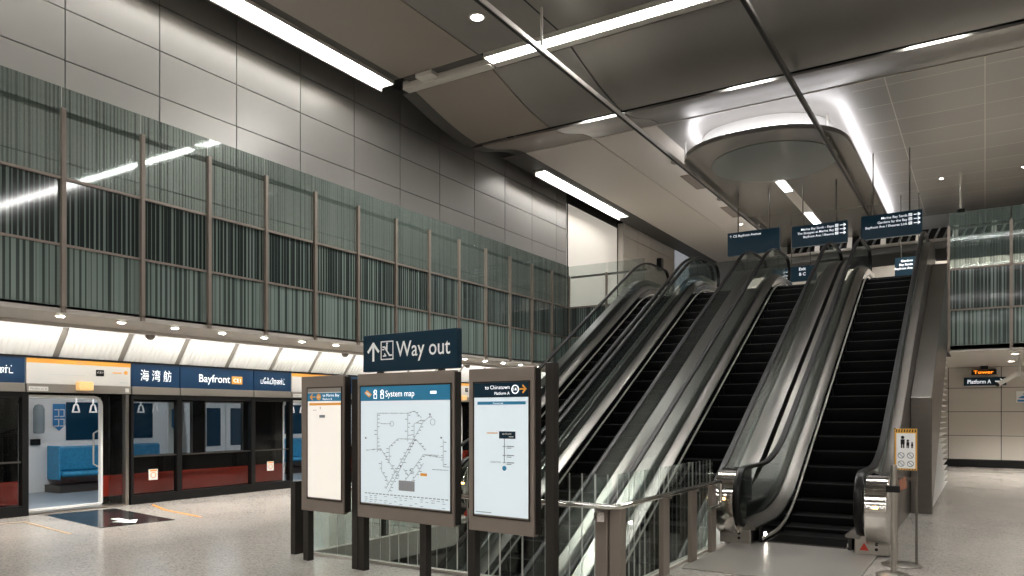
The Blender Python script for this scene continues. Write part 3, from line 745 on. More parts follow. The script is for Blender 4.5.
# ------------------------------------------------------------------ escalators
def escalator(cx, z0, outL, outR, label, yfront_steps, hiR=.5, hiL=.5, truss=1.3, clip=None, drumR=None, infill=False):
    yA = 11.3-(0-z0)/T30*1.0
    yB = yA+(UP-z0)/T30
    TT = .8
    Yf, Yr = yA-2.0, yB+2.1
    def nose(y):
        if y <= yA-TT: return z0
        if y < yA+TT: return z0+T30*(y-yA+TT)**2/(4*TT)
        if y <= yB-TT: return z0+T30*(y-yA)
        if y < yB+TT: return UP-T30*(yB+TT-y)**2/(4*TT)
        return UP
    yS = max(Yf, yfront_steps-1.0)
    root = thing('escalator', label, 'escalator', (cx, max(Yf, 6.5), max(z0, 0)), 'row of four escalators')
    def stations(a, c):
        out = []
        y = a
        while y < c-1e-6:
            out.append(y)
            near = abs(y-yA) < 1.1 or abs(y-yB) < 1.1
            y += .1 if near else .5
        return out+[c]
    def extr(prof, a, c, fn=nose, low=None):
        rings = []
        for y in stations(a, c):
            rings.append([(cx+x, y, (fn(y)+dz) if low is None else max(low, fn(y)+dz)) for x, dz in prof])
        return MB().loft(rings)
    Yc = max(Yf+.62, yfront_steps)
    low = clip
    for s, nm, out, hi in ((-1, 'left', outL, hiL), (1, 'right', outR, hiR)):
        dout = drumR if (drumR and s == 1) else out
        a = max(Yf+.55, yS)
        extr([(s*.505, -.25), (s*.545, -.25), (s*.545, .22), (s*.505, .22)], a, Yr-.5, low=low).build('skirt', BLACK, root)
        extr([(s*.492, .05), (s*.51, .05), (s*.51, .085), (s*.492, .085)], a, Yr-.5).build('skirt_trim', TRIM, root)
        extr([(s*.515, .21), (s*.515, .24), (s*.64, .33), (s*.668, .33), (s*.668, .2)], max(Yf+.25, yS), Yr-.2, low=low).build('inner_deck', STEEL_H, root, smooth=True)
        extr([(s*.69, hi-.02), (s*.71, hi), (s*out, hi), (s*out, hi-.06), (s*out, -.5), (s*.69, -.5)], max(Yf+.5, yS), Yr-.3, low=low).build('outer_deck', STEEL_D if hi > .6 else STEEL_H, root)
        # glass
        zc, r = .61, .36
        A = []
        ys = [y for y in stations(max(Yf+.015, yS), Yr-.015)]
        if z0 >= 0: ys = sorted(set(ys+[Yf+.015+.04*i for i in range(10)]+[Yr-.015-.04*i for i in range(10)]))
        else: ys = sorted(set(ys+[Yr-.015-.04*i for i in range(10)]))
        rings = []
        for y in ys:
            zl, zu = .32, .955
            e = None
            if y < Yf+r: e = Yf+r-y
            if y > Yr-r: e = y-(Yr-r)
            if e is not None:
                h = math.sqrt(max(0, (r-.012)**2-e*e)); zu = zc+h; zl = max(zc-h, .32)
                if zl > zu-.004: zl = zu-.004
            n0 = nose(y)
            rings.append([(cx+s*.676, y, n0+zl), (cx+s*.688, y, n0+zl), (cx+s*.688, y, n0+zu), (cx+s*.676, y, n0+zu)])
        MB().loft(rings).build('glass_balustrade', GLASS, root)
        # handrail
        P = []
        if z0 >= 0:
            P.append((Yf+r+.25, nose(Yf)+zc-r))
            for q in range(0, 17):
                an = -PI/2-PI*q/16
                P.append((Yf+r+r*math.cos(an), nose(Yf)+zc+r*math.sin(an)))
            st = Yf+r+.1
        else: st = yS
        for y in stations(st, Yr-r-.1): P.append((y, nose(y)+.97))
        for q in range(0, 17):
            an = PI/2-PI*q/16
            P.append((Yr-r+r*math.cos(an), UP+zc+r*math.sin(an)))
        P.append((Yr-r-.3, UP+zc-r))
        rings = []
        for i, (y, z) in enumerate(P):
            p0, p1 = P[max(i-1, 0)], P[min(i+1, len(P)-1)]
            ty, tz = p1[0]-p0[0], p1[1]-p0[1]; l = math.hypot(ty, tz) or 1
            ny, nz = -tz/l, ty/l
            ring = []
            for q in range(12):
                an = 2*PI*q/12
                ca, sa = math.cos(an), math.sin(an)
                ax = .046*abs(ca)**.7*(1 if ca >= 0 else -1); bz = .026*abs(sa)**.7*(1 if sa >= 0 else -1)
                ring.append((cx+s*.682+ax, y+ny*bz, z+nz*bz))
            rings.append(ring)
        MB().loft(rings).build('handrail', RUBBER, root, smooth=True)
        # newel base and chrome drum at the foot
        if z0 >= 0:
            MB().box(cx+s*.60, cx+s*dout, Yf+.36, Yf+1.1, 0.012, .235).build('newel_base', STEEL, root, bevel=.01)
            rings = []
            for q in range(0, 15):
                an = -PI/2-PI*q/14
                rings.append((Yf+.05+.41+.41*math.cos(an), .53+.41*math.sin(an)))
            x0, x1 = cx+s*.735, cx+s*dout
            m = MB()
            poly = rings+[(Yf+.95, .94), (Yf+.95, .12)]
            m.prism([(x0, y, z) for y, z in poly], (x1-x0, 0, 0)); dr = m.build('newel_drum', CHROME, root, bevel=.008, smooth=True)
            m = MB()
            for q, an in enumerate((160, 150, 140, 130)):
                yy, zz = Yf+.46+.41*math.cos(math.radians(an)), .53+.41*math.sin(math.radians(an))
                m.box(x0+.01*s, x1-.01*s, yy-.014, yy+.01, zz-.012, zz+.006)
            m.build('drum_groove', STEEL_D, dr)
            FN = Frame((cx+s*(.735+dout)/2, Yf+.045, .6), (1, 0, 0), (0, 0, 1))
            m = MB(); m.fbox(FN, -.03, .03, -.015, .015, -.02, .012); m.build('indicator_lamp', LAMP_W, dr, bevel=.006)
            FB = Frame((cx+s*(.6+dout)/2, Yf+.36, 0), (1, 0, 0), (0, 0, 1))
            m = MB(); m.fdisc(FB, .05, .14, .018, 0, .006); m.fdisc(FB, .05, .08, .018, 0, .006); m.build('key_switch', BLACKM, root)
            if s == 1:
                m = MB(); m.fpoly(FB, [(-.13, .06), (-.03, .06), (-.08, .15)], 0, .004); m.build('warning_mark', RED, root)
            else:
                m = MB(); m.box(cx-.64, cx-.56, Yf+.75, Yf+.9, .256, .26); m.build('orange_sticker', ORANGE_P, root)
            FS = Frame((cx+s*.5, Yf+.72, .1), (0, 1, 0) if s < 0 else (0, -1, 0), (0, 0, 1))
            m = MB(); m.fdisc(FS, 0, 0, .03, 0, .005); m.build('comb_lamp', LAMP_S, root)
    # truss
    a = max(Yf+.3, yS)
    rings = []
    for y in stations(a, Yr-.2):
        zl = nose(y)-truss
        if low is not None: zl = max(low, zl)
        zl = min(zl, nose(y)-.31); 
        zu = max(nose(y)-.30, zl+.005)
        rings.append([(cx-outL+.01, y, zl), (cx+outR-.01, y, zl), (cx+outR-.01, y, zu), (cx-outL+.01, y, zu)])
    MB().loft(rings).build('truss_cladding', STEEL_D, root)
    for s, out in ((-1, outL), (1, outR)):
        rings = []
        for y in stations(max(Yf+.5, yS), Yr-.3):
            zu = nose(y)-.45
            zl = nose(y)-truss-.02
            if low is not None: zl = max(low+.002, zl); zu = max(zu, zl+.005)
            x0, x1 = cx+s*(out-.03), cx+s*out
            rings.append([(x0, y, zl), (x1, y, zl), (x1, y, zu), (x0, y, zu)])
        MB().loft(rings).build('side_cladding', STEEL_H, root)
    # landing plates
    if z0 >= 0:
        w_ = .84 if infill else .7
        struct(MB().box(cx-w_, cx+w_, Yf-(1.5 if infill else .75), Yc, 0.002, .014).build('floor_plate', PLATE))
        m = MB()
        for q in range(24): m.box(cx-.49+q*.041, cx-.49+q*.041+.02, Yc, Yc+.12, .005, .016)
        m.build('comb_plate', STEEL_D, root)
    MB().box(cx-.7, cx+.7, Yr-1.2, Yr+.4, UP-.02, UP+.0).build('landing_plate', STEEL, root)
    # steps
    sm = MB()
    sm.quadbox([(cx-.495, 0, -.045), (cx+.495, 0, -.045), (cx+.495, .4, -.045), (cx-.495, .4, -.045), (cx-.495, 0, 0), (cx+.495, 0, 0), (cx+.495, .4, 0), (cx-.495, .4, 0)], 0)
    rings = []
    for zz in (0, -.06, -.12, -.18, -.235):
        yy = .0+.03*((zz/-.235)**2)
        rings.append([(cx-.495, yy, zz), (cx+.495, yy, zz), (cx+.495, yy+.02, zz), (cx-.495, yy+.02, zz)])
    sm.loft(rings, m=0)
    sm.box(cx-.495, cx+.495, -.004, .022, -.012, .002, 1)
    for q in range(33): sm.box(cx-.49+q*.0303, cx-.49+q*.0303+.012, .02, .4, 0, .006, 0)
    first = None
    y = Yc
    while y < yB+.75:
        z = nose(y+.0)
        if first is None:
            first = sm.build('step', [STEPM, STEPE], root)
            first.location = Vector((0, y, z))
            for v in first.data.vertices: v.co += OFF[root.name]*0
            o = first
        else:
            o = first.copy(); COL.objects.link(o); o.parent = root; o.location = first_base + Vector((0, y-y_first, z-z_first))
        if o is first:
            y_first, z_first = y, z; first_base = first.location.copy()
        y += .4
    if infill:
        ya = 14.2; x0, x1 = cx+outR+.003, -.74
        poly = [(ya, 0.003), (yA+truss/T30-.05, 0.003), (20.3, nose(20.3)-truss), (20.3, nose(20.3)+.2), (ya, nose(ya)+.25)]
        MB().prism([(x0, y, z) for y, z in poly], (x1-x0, 0, 0)).build('side_pier', STEEL_D, root, bevel=.01)
        m = MB(); x = -.8
        z = .12
        while z < 3.2:
            ya = yA+ (z+truss)/T30+.06
            m.quadbox([(x-.2, ya, z-.05), (x-.0, ya, z-.05), (x-.0, 20.3, z-.05), (x-.2, 20.3, z-.05), (x-.14, ya, z-.03), (x+.06, ya, z-.03), (x+.06, 20.3, z-.03), (x-.14, 20.3, z-.03)])
            z += .125
        m.build('louvre', WHITEP, root)
        MB().prism([(x-.16, yA+truss/T30+.1, 0.002), (x-.16, 20.3, 0.002), (x-.16, 20.3, 3.25)], (-.05, 0, 0)).build('louvre_backing', BLACKM, root)
    return root
def out_x(o): return o
escalator(-7.48, 0, .9, .755, 'leftmost of the four escalators, rising beside the striped glass corridor', 0, clip=.0)
escalator(-5.95, -5, .755, .99, 'second escalator from the left, coming up through the floor opening', 7.4)
escalator(-3.96, -5, .98, .99, 'third escalator from the left, coming up through the floor opening', 7.2)
escalator(-1.9, 0, .99, .84, 'rightmost escalator, its foot on the platform beside the sign stand', 0, hiR=.74, truss=1.73, clip=.0, drumR=.97, infill=True)

# ------------------------------------------------------------------ glass balustrade round the opening
t = thing('opening_railing', 'clear glass balustrade with steel handrail around the floor opening', 'railing', (HX1, HY0, 0))
def fin(x, y, along, zt=.84):
    m = MB()
    if along == 'y': m.box(x+.03, x+.05, y-.065, y+.065, 0, zt)
    else: m.box(x-.065, x+.065, y-.05, y-.03, 0, zt)
    return m
m = MB(); m.box(HX1+.0, HX1+.11, HY0-.12, HY0, 0, .82); m.build('post', BROWN, t, bevel=.006)
m = MB(); m.box(HX1-.13, HX1-.01, HY0-.14, HY0-.03, 0, .82); m.build('post', BROWN, t, bevel=.006)
for y in (7.4, 8.28, 9.0): MB().box(HX1+.03, HX1+.08, y-.09, y+.09, 0, .81).build('post', BROWN, t, bevel=.005)
MB().box(-6.94, -6.86, HY0-.12, HY0+.02, 0, .86).build('post', BROWN_D, t, bevel=.006)
for y in (7.7, 9.0): MB().box(-6.86, -6.81, y-.065, y+.065, 0, .81).build('post', BROWN_D, t, bevel=.005)
ys = [HY0+.04, 7.4, 8.4, 9.2]
for a, c in zip(ys, ys[1:]):
    MB().box(HX1-.005, HX1+.01, a+.01, c-.01, .04, 1.1).build('glass_panel', GLASS_F, t)
    MB().box(-6.79, -6.775, a+.01, c-.01, .04, 1.1).build('glass_panel', GLASS_F, t)
xs = [-6.75, -5.6, -4.5, -3.6, -2.86]
for a, c in zip(xs, xs[1:]): MB().box(a+.01, c-.01, HY0-.02, HY0-.005, .04, 1.1).build('glass_panel', GLASS_F, t)
def arcpts(c, r, a0, a1, ax, k=6):
    return [(c[0], c[1]+r*math.cos(math.radians(a0+(a1-a0)*i/k)), c[2]+r*math.sin(math.radians(a0+(a1-a0)*i/k))) for i in range(k+1)]
hx = HX1+.1
path = [(-6.4, HY0-.18, .83), (hx-.05, HY0-.18, .83), (hx, HY0-.13, .83), (hx, 7.5, .83), (hx, 9.13, .83)] + arcpts((hx, 9.13, .77), .06, 90, 0, 'x') + arcpts((hx, 9.13, .6), .06, 0, -90, 'x') + [(hx, 8.75, .54)]
MB().tube(path, .026, 12).build('handrail', CHROME, t, smooth=True)
for y in (7.45, 8.33, 9.0): MB().box(hx-.06, hx+.01, y-.02, y+.02, .78, .82).build('rail_bracket', STEEL, t)
for x in (-3.9, -5.1, -6.2): MB().box(x-.02, x+.02, HY0-.18, HY0-.02, .78, .82).build('rail_bracket', STEEL, t)
m = MB(); m.lathe([(.001, 0), (.05, .01), (.055, .05), (.05, .09), (.001, .1)], (hx-.16, HY0-.19, .69), 16); m.build('corner_knuckle', CHROME, t, smooth=True)

# ------------------------------------------------------------------ information boards
ang = math.radians(4.6)
FP = Frame((-4.9, 5.8, 0), (math.cos(ang), -math.sin(ang), 0), (0, 0, 1))
def board(x0, x1, label, legs, sheet_m, ml=.06, mr=.04):
    p = FP.p((x0+x1)/2, 0, 0)
    t = thing('information_board', label, 'information board', tuple(p), 'backlit information boards')
    cs = MB(); cs.fbox(FP, x0, x1, .58, 2.065, -.07, 0); cs = cs.build('case', BROWN, t, bevel=.006)
    for ca, cb in ((x1-.02, x1+.008), (x0-.008, x0+.02)): MB().fbox(FP, ca, cb, .6, 2.05, -.1, -.02).build('side_channel', BROWN_D, t)
    sx0, sx1 = x0+ml, x1-mr
    m = MB(); m.fbox(FP, sx0, sx1, .735, 1.93, 0, .006); sh = m.build('display_sheet', sheet_m, t)
    m = MB(); m.fline(FP, [(sx0-.008, .717), (sx1+.008, .717), (sx1+.008, 1.938), (sx0-.008, 1.938), (sx0-.008, .717)], .012, 0, .01); m.build('display_frame', BROWN_D, t)
    for lx, zt, nn in legs:
        m = MB(); m.fbox(FP, lx-.045, lx+.045, 0.0, zt, -.15, -.072); m.build('leg', BROWN_D, t, bevel=.004)
    return t, sh, sx0, sx1
n1, n2 = .006, .009
# left board
t, sh, a, c = board(-1.585, -.885, 'leftmost backlit board, mostly blank white with an orange arrow header', ((-1.6, 2.03, 0), (-.79, 2.02, -.0)), SCREEN_W, .12, .03)
m = MB(); m.fbox(FP, a, c, 1.79, 1.88, n1, n1+.003); m.build('header', TEAL, sh)
m = MB(); m.fbox(FP, a, c, 1.885, 1.93, n1, n1+.003); m.build('top_band', CEIL_B, sh)
m = MB(); m.fbox(FP, a+.03, c, 1.745, 1.77, n1, n1+.003); m.build('orange_line', ORANGE, sh)
m = MB(); m.text('to Marina Bay', FP, a+.26, 1.838, .03, .27, n2, 0); m.text('Platform B', FP, a+.26, 1.802, .02, .15, n2, 0); m.build('lettering', WHITE_E, sh)
m = MB(); m.fline(FP, [(a+.13, 1.836), (a+.05, 1.836)], .012, n2, n2+.003); m.fline(FP, [(a+.085, 1.866), (a+.05, 1.836), (a+.085, 1.806)], .012, n2, n2+.003); m.fdisc(FP, a+.19, 1.836, .036, n2, n2+.003); m.build('arrow', ORANGE, sh)
m = MB(); m.text('CE1', FP, a+.19, 1.827, .02, .045, n2+.003, .01, align='CENTER'); m.build('badge_lettering', WHITE, sh)
m = MB(); m.fbox(FP, a+.2, a+.29, 1.61, 1.64, n1, n2); m.fbox(FP, a+.09, a+.15, 1.69, 1.695, n1, n2); m.fbox(FP, a+.21, a+.215, 1.7, 1.73, n1, n2); m.build('printed_marks', GREYD, sh)
# centre board
t, sh, a, c = board(-.665, .665, 'large middle backlit board showing the system map', ((-.69, .65, .02), (.2, .65, 0)), SCREEN)
hb = MB(); hb.fbox(FP, a, c, 1.785, 1.93, n1, n1+.003); hb.build('header', TEAL, sh)
m = MB(); m.text('System map', FP, a+.37, 1.825, .062, .4, n2, 0); 
m.fbox(FP, a+.98, a+1.06, 1.845, 1.872, n2, n2+.003)
for q in (0, .1):
    m.fring(FP, a+.22+q, 1.875, .018, .008, n2, n2+.003); m.fline(FP, [(a+.2+q, 1.85), (a+.24+q, 1.85), (a+.24+q, 1.81), (a+.2+q, 1.81), (a+.2+q, 1.85)], .007, n2, n2+.003)
m.build('lettering', WHITE_E, sh)
m = MB(); m.fpoly(FP, [(a+.06, 1.865), (a+.1, 1.895), (a+.17, 1.85), (a+.13, 1.82)], n2, n2+.003); m.build('emblem', ORANGE, sh)
m = MB(); m.fline(FP, [(a+.085, 1.872), (a+.125, 1.842), (a+.11, 1.868), (a+.15, 1.842)], .01, n2+.003, n2+.005); m.build('emblem_marks', WHITE, sh)
# map lines in sheet fractions
def mp(px, py): return (a+px*(c-a), .725+py*1.06)
LN = [
 [(.07, .52), (.24, .54), (.40, .34), (.45, .28)], [(.2, .88), (.2, .51)], [(.2, .88), (.55, .88)], [(.24, .78), (.36, .78)],
 [(.25, .42), (.25, .33), (.33, .22)], [(.3, .16), (.72, .80), (.8, .86)], [(.33, .13), (.62, .62)],
 [(.48, .2), (.72, .50), (.93, .48)], [(.93, .64), (.93, .4), (.99, .4)], [(.52, .16), (.66, .33), (.72, .42)],
 [(.34, .42), (.34, .56), (.44, .64), (.64, .64), (.74, .54)], [(.5, .36), (.56, .3), (.6, .34)], [(.55, .62), (.55, .88), (.62, .9), (.7, .84)],
 [(.62, .62), (.62, .78), (.7, .82)], [(.73, .5), (.88, .5)], [(.83, .37), (.98, .37)]]
m = MB()
for ln in LN: m.fline(FP, [mp(*p) for p in ln], .0055, n1, n1+.002)
m.fring(FP, *mp(.37, .78), .025, .005, n1, n1+.002); m.fring(FP, *mp(.82, .8), .03, .005, n1, n1+.002)
m.build('map_line', GREYL, sh)
m = MB(); random.seed(3)
for ln in LN:
    for (x0, y0), (x1, y1) in zip(ln, ln[1:]):
        L = math.hypot(x1-x0, y1-y0); k = max(1, int(L/.035))
        for i in range(k):
            f = (i+.5)/k; px, py = mp(x0+(x1-x0)*f, y0+(y1-y0)*f)
            w = random.uniform(.015, .035); sgn = random.choice((-1, 1))
            m.fbox(FP, px+.008 if sgn > 0 else px-.008-w, px+.008+w if sgn > 0 else px-.008, py-.003, py+.003, n1, n1+.002)
for i in range(22):
    px, py = mp(.05+i*.043, .105); m.fbox(FP, px, px+.035, py-.004, py+.004, n1, n1+.002, 0)
for i in range(16):
    for j in range(4):
        if random.random() < .6:
            px, py = mp(.05+i*.058, .085-j*.02); m.fbox(FP, px, px+random.uniform(.02, .045), py-.002, py+.002, n1, n1+.002)
for p in ((.47, .38), (.58, .35), (.79, .87), (.91, .66), (.06, .64), (.61, .6)):
    px, py = mp(*p); m.fbox(FP, px-.01, px+.01, py-.008, py+.008, n1, n1+.002)
o = m.build('map_label', GREYD, sh); o['kind'] = 'stuff'
m = MB(); px, py = mp(.45, .155); m.fbox(FP, px, px+.215, py, py+.1, n1, n2); m.build('map_legend', mat('legend_grey', '#8d8f93', .5), sh)
m = MB(); px, py = mp(.69, .305); m.fbox(FP, px, px+.085, py, py+.026, n1, n2); m.build('map_tag', ORANGE, sh)
# right board
t, sh, a, c = board(.85, 1.585, 'rightmost backlit board headed Chinatown, beside the tall dark post', ((.82, .65, .02), (1.70, 2.1, 0)), SCREEN, .07, .055)
m = MB(); m.fbox(FP, a, c, 1.80, 1.93, n1, n1+.003); m.build('header', NAVY, sh)
m = MB(); m.fbox(FP, a+.04, c-.03, 1.735, 1.762, n1, n1+.003); m.build('blue_line', TEAL, sh)
m = MB(); m.text('to Chinatown', FP, a+.13, 1.873, .034, .28, n2, 0); m.text('Platform A', FP, a+.24, 1.823, .026, .17, n2, 0)
m.fring(FP, a+.47, 1.868, .036, .008, n2, n2+.003); m.text('14', FP, a+.47, 1.855, .028, None, n2, .01, align='CENTER'); m.text('Downtown Line', FP, a+.28, 1.742, .012, None, n2, 0, align='CENTER'); m.build('lettering', WHITE_E, sh)
m = MB(); m.fline(FP, [(a+.52, 1.87), (a+.58, 1.87)], .014, n2, n2+.003); m.fline(FP, [(a+.555, 1.9), (a+.585, 1.87), (a+.555, 1.84)], .014, n2, n2+.003); m.fbox(FP, a+.15, a+.27, 1.475, 1.482, n1, n2); m.build('arrow', ORANGE, sh)
m = MB(); m.fbox(FP, a+.29, a+.47, 1.43, 1.495, n1, n2); m.build('line_badge', NAVY, sh)
m = MB(); m.text('BAYFRONT', FP, a+.38, 1.465, .014, None, n2, 0, align='CENTER'); m.fbox(FP, a+.4, a+.45, 1.445, 1.45, n2, n2+.002); m.build('badge_lettering', WHITE, sh)
m = MB(); m.fbox(FP, a+.345, a+.351, 1.215, 1.43, n1, n2)
for z in (1.36, 1.28, 1.215): m.fbox(FP, a+.33, a+.365, z-.003, z+.003, n1, n2); m.fbox(FP, a+.375, a+.375+.08, z-.002, z+.006, n1, n2); m.fbox(FP, a+.375, a+.375+.05, z-.016, z-.01, n1, n2)
m.text('CHINATOWN', FP, a+.19, 1.21, .016, .12, n1, 0); m.fbox(FP, a+.02, a+.2, .755, .76, n1, n2); m.build('route_line', GREYD, sh)
m = MB(); m.fdisc(FP, a+.348, 1.165, .022, n1, n2); m.build('station_mark', TEAL, sh)

# way out sign on top of the centre board
p = FP.p(.05, 2.065, -.05)
t = thing('way_out_sign', 'dark navy Way out sign standing on top of the map board', 'sign', tuple(p))
m = MB(); m.fbox(FP, -.6, .69, 2.085, 2.462, -.09, -.02); pn = m.build('panel', NAVY, t, bevel=.004)
m = MB(); m.fbox(FP, -.4, -.34, 2.065, 2.085, -.07, -.03); m.fbox(FP, .44, .5, 2.065, 2.085, -.07, -.03); m.build('bracket', BROWN_D, t)
m = MB(); m.text('Way out', FP, -.115, 2.225, .155, .72, -.021, .006); m.build('lettering', WHITE, t)
m = MB(); n3, n4 = -.0205, -.017
m.fline(FP, [(-.445, 2.2), (-.445, 2.37)], .027, n3, n4); m.fline(FP, [(-.52, 2.29), (-.445, 2.37), (-.37, 2.29)], .027, n3, n4); m.build('arrow', WHITE, t)
m = MB()
m.fline(FP, [(-.33, 2.205), (-.16, 2.205), (-.16, 2.385), (-.33, 2.385), (-.33, 2.205)], .011, n3, n4)
m.fline(FP, [(-.305, 2.33), (-.28, 2.33), (-.21, 2.245), (-.18, 2.245)], .016, n3, n4); m.fline(FP, [(-.312, 2.305), (-.29, 2.305)], .012, n3, n4)
m.fdisc(FP, -.245, 2.365, .012, n3, n4); m.fline(FP, [(-.247, 2.345), (-.25, 2.295)], .02, n3, n4); m.fline(FP, [(-.25, 2.33), (-.275, 2.312)], .009, n3, n4)
m.fline(FP, [(-.3, 2.24), (-.262, 2.24), (-.28, 2.262)], .012, n3, n4)
m.build('escalator_symbol', WHITE, t)

# ------------------------------------------------------------------ hanging direction signs on the upper level
def hang(xc, y, z0, z1, w, lines, label, k, arrows=True, size=.085, right=True):
    t = thing('hanging_sign', label, 'sign', (xc, y, z0), 'hanging blue direction signs')
    F = Frame((xc, y, 0), (1, 0, 0), (0, 0, 1))
    m = MB(); m.fbox(F, -w/2, w/2, z0, z1, -.15, 0); m.build('panel', NAVY_H, t, bevel=.008)
    m = MB()
    for i, l in enumerate(lines):
        yy = z1-.17-i*size*1.75
        if right: m.text(l, F, w/2-.4, yy, size, None, 0, .012, align='RIGHT')
        else: m.text(l, F, -w/2+.08, yy, size, None, 0, .012)
    m.build('lettering', WHITE_E, t)
    if arrows:
        m = MB()
        for i in range(len(lines)):
            yy = z1-.17-i*size*1.75+.035
            m.fline(F, [(w/2-.22, yy), (w/2-.06, yy)], .025, 0, .004); m.fline(F, [(w/2-.11, yy+.045), (w/2-.06, yy), (w/2-.11, yy-.045)], .022, 0, .004)
            m.fbox(F, w/2-.37, w/2-.27, yy-.04, yy+.05, 0, .004)
        m.build('arrow', WHITE_E, t)
    for x in (-w*.3, w*.3): MB().tube([(xc+x, y+.07, z1-.01), (xc+x, y+.07, 9.285 if -7.8 < xc+x < -3.3 else 9.93)], .02, 8).build('hanger_rod', STEEL_D, t)
hang(-6.75, 26.4, 7.15, 7.95, 1.75, ['\u2191 CE Bayfront Avenue'], 'leftmost hanging blue sign over the escalator tops with one line', 1, False, .08, False)
hang(-4.62, 26.4, 7.2, 7.9, 1.72, ['Marina Bay Sands - Expo', 'The Shoppes at Marina Bay', 'Bayfront Ave / Sheares'], 'middle hanging blue sign with three lines over the third escalator', 2, size=.072)
hang(-2.5, 26.4, 7.2, 7.95, 1.72, ['Marina Bay Sands', 'Gardens by the Bay', 'Bayfront Ave / Sheares Link'], 'rightmost large hanging blue sign over the fourth escalator', 3, size=.074)
hang(-2.4, 32.0, 6.85, 7.55, 1.0, ['Gardens', 'Bay Sands', 'Bayfront Ave'], 'small blue sign hanging farther back behind the fourth escalator', 4, False, .08)
hang(-6.3, 32.0, 7.0, 7.6, 1.2, ['Exit', 'B C'], 'small blue sign hanging farther back behind the third escalator', 5, False, .12)

# camera on a rod, upper right
t = thing('hanging_camera', 'dark camera hanging on a long rod from the ceiling at upper right', 'camera', (-.7, 30, 8.5))
MB().tube([(-.7, 30, 8.6), (-.7, 30, 9.93)], .03).build('rod', TRIM, t)
MB().box(-.82, -.56, 29.8, 30.1, 8.45, 8.62).build('camera_body', BLACKM, t, bevel=.04)
t = thing('wall_speaker', 'dark box loudspeaker on the far left wall above the escalator top', 'speaker', (-13.3, 34.8, 8.6))
MB().box(-13.42, -13.2, 34.62, 34.98, 8.6, 9.15).build('cabinet', BLACKM, t, bevel=.02)
MB().box(-13.2, -13.19, 34.66, 34.94, 8.64, 9.11).build('grille', STEEL_D, t)

# lower right: CCTV pair, platform sign, sticker
t = thing('ceiling_camera', 'white twin surveillance camera hanging from the soffit at the right edge', 'camera', (.74, 23, 3.1))
MB().tube([(.74, 23, 3.11), (.74, 23, 2.72)], .03).build('stem', WHITEP, t)
MB().lathe([(.001, 0), (.08, .01), (.09, .06), (.08, .12), (.001, .13)], (.74, 23, 2.6), 16).build('joint', WHITEP, t, smooth=True)
m = MB(); m.tube([(.68, 22.95, 2.66), (.28, 22.7, 2.4)], .055, 12); m.build('camera_body', WHITEP, t)
m = MB(); m.tube([(0.82, 22.95, 2.62), (1.02, 22.7, 2.34)], .085, 12); m.build('camera_body', WHITEP, t)
m = MB(); m.tube([(.28, 22.7, 2.4), (.25, 22.68, 2.38)], .05, 12); m.build('lens', BLACKM, t)
FE = Frame((0, 27.49, 0), (1, 0, 0), (0, 0, 1))
t = thing('platform_sign', 'narrow dark Platform A sign with arrow on the cream end wall', 'sign', (-.05, 27.45, 2.55))
FE2 = Frame((0, 27.42, 0), (1, 0, 0), (0, 0, 1))
m = MB(); m.fbox(FE2, -.56, .55, 2.53, 2.78, -.08, 0); m.build('panel', NAVY, t, bevel=.005)
m = MB(); m.text('Platform A', FE2, -.46, 2.59, .12, .62, 0, .015); m.fline(FE2, [(.27, 2.65), (.47, 2.65)], .03, 0, .004); m.fline(FE2, [(.4, 2.72), (.47, 2.65), (.4, 2.58)], .028, 0, .004); m.build('lettering', WHITE_E, t)
t = thing('led_sign', 'small orange LED lettering sign above the Platform A sign', 'sign', (-.1, 27.4, 2.88))
m = MB(); m.fbox(FE2, -.36, .3, 2.86, 3.02, -.06, 0); m.build('panel', BLACKM, t)
m = MB(); m.text('Tower', FE2, -.3, 2.89, .1, .52, 0, .01); m.build('lettering', mat('led_orange', '#ff9a3c', .5, emis='#ff8a20', es=1.5), t)
t = thing('ceiling_box_camera', 'black box camera under the soffit above the orange sign', 'camera', (-.05, 27.2, 3.0))
MB().box(-.12, .08, 26.8, 27.15, 2.98, 3.12).build('camera_body', BLACKM, t, bevel=.02)
t = thing('wall_sticker', 'white square notice with a blue figure on the cream wall at right', 'sticker', (.95, 27.48, 2.1))
m = MB(); m.fbox(FE, .8, 1.12, 2.0, 2.34, .012, .018); m.build('sheet', WHITE, t)
m = MB(); m.fbox(FE, .83, 1.09, 2.02, 2.08, .018, .02); m.fpoly(FE, [(.84, 2.12), (1.07, 2.12), (1.0, 2.2), (.93, 2.19)], .018, .02); m.fdisc(FE, 1.02, 2.25, .04, .018, .02); m.build('symbol', BLUES, t)

# ------------------------------------------------------------------ stanchion and sign stand by the right escalator
sx, sy = -.79, 8.62
t = thing('barrier_post', 'steel barrier post with a belt clip in front of the rightmost escalator', 'barrier post', (sx, sy, 0))
MB().lathe([(.001, 0), (.17, 0), (.17, .012), (.12, .03), (.03, .04), (.001, .04)], (sx, sy, 0.001), 28).build('base', STEEL, t, smooth=True)
MB().lathe([(.001, .03), (.028, .03), (.028, .82), (.036, .83), (.036, 1.1), (.03, 1.13), (.001, 1.13)], (sx, sy, 0), 18).build('post', STEEL, t, smooth=True)
m = MB(); m.box(sx-.07, sx+.06, sy-.04, sy+.04, .85, .92); m.build('belt_clip', BLACKM, t, bevel=.01)
m = MB(); m.quadbox([(sx+.05, sy-.02, .86), (sx+.12, sy-.02, .9), (sx+.12, sy+.02, .9), (sx+.05, sy+.02, .86), (sx+.05, sy-.02, .98), (sx+.11, sy-.02, 1.02), (sx+.11, sy+.02, 1.02), (sx+.05, sy+.02, .98)]); m.build('belt_end', mat('belt_brown', '#8a5a44', .6), t, bevel=.008)
px, py = -.77, 9.25
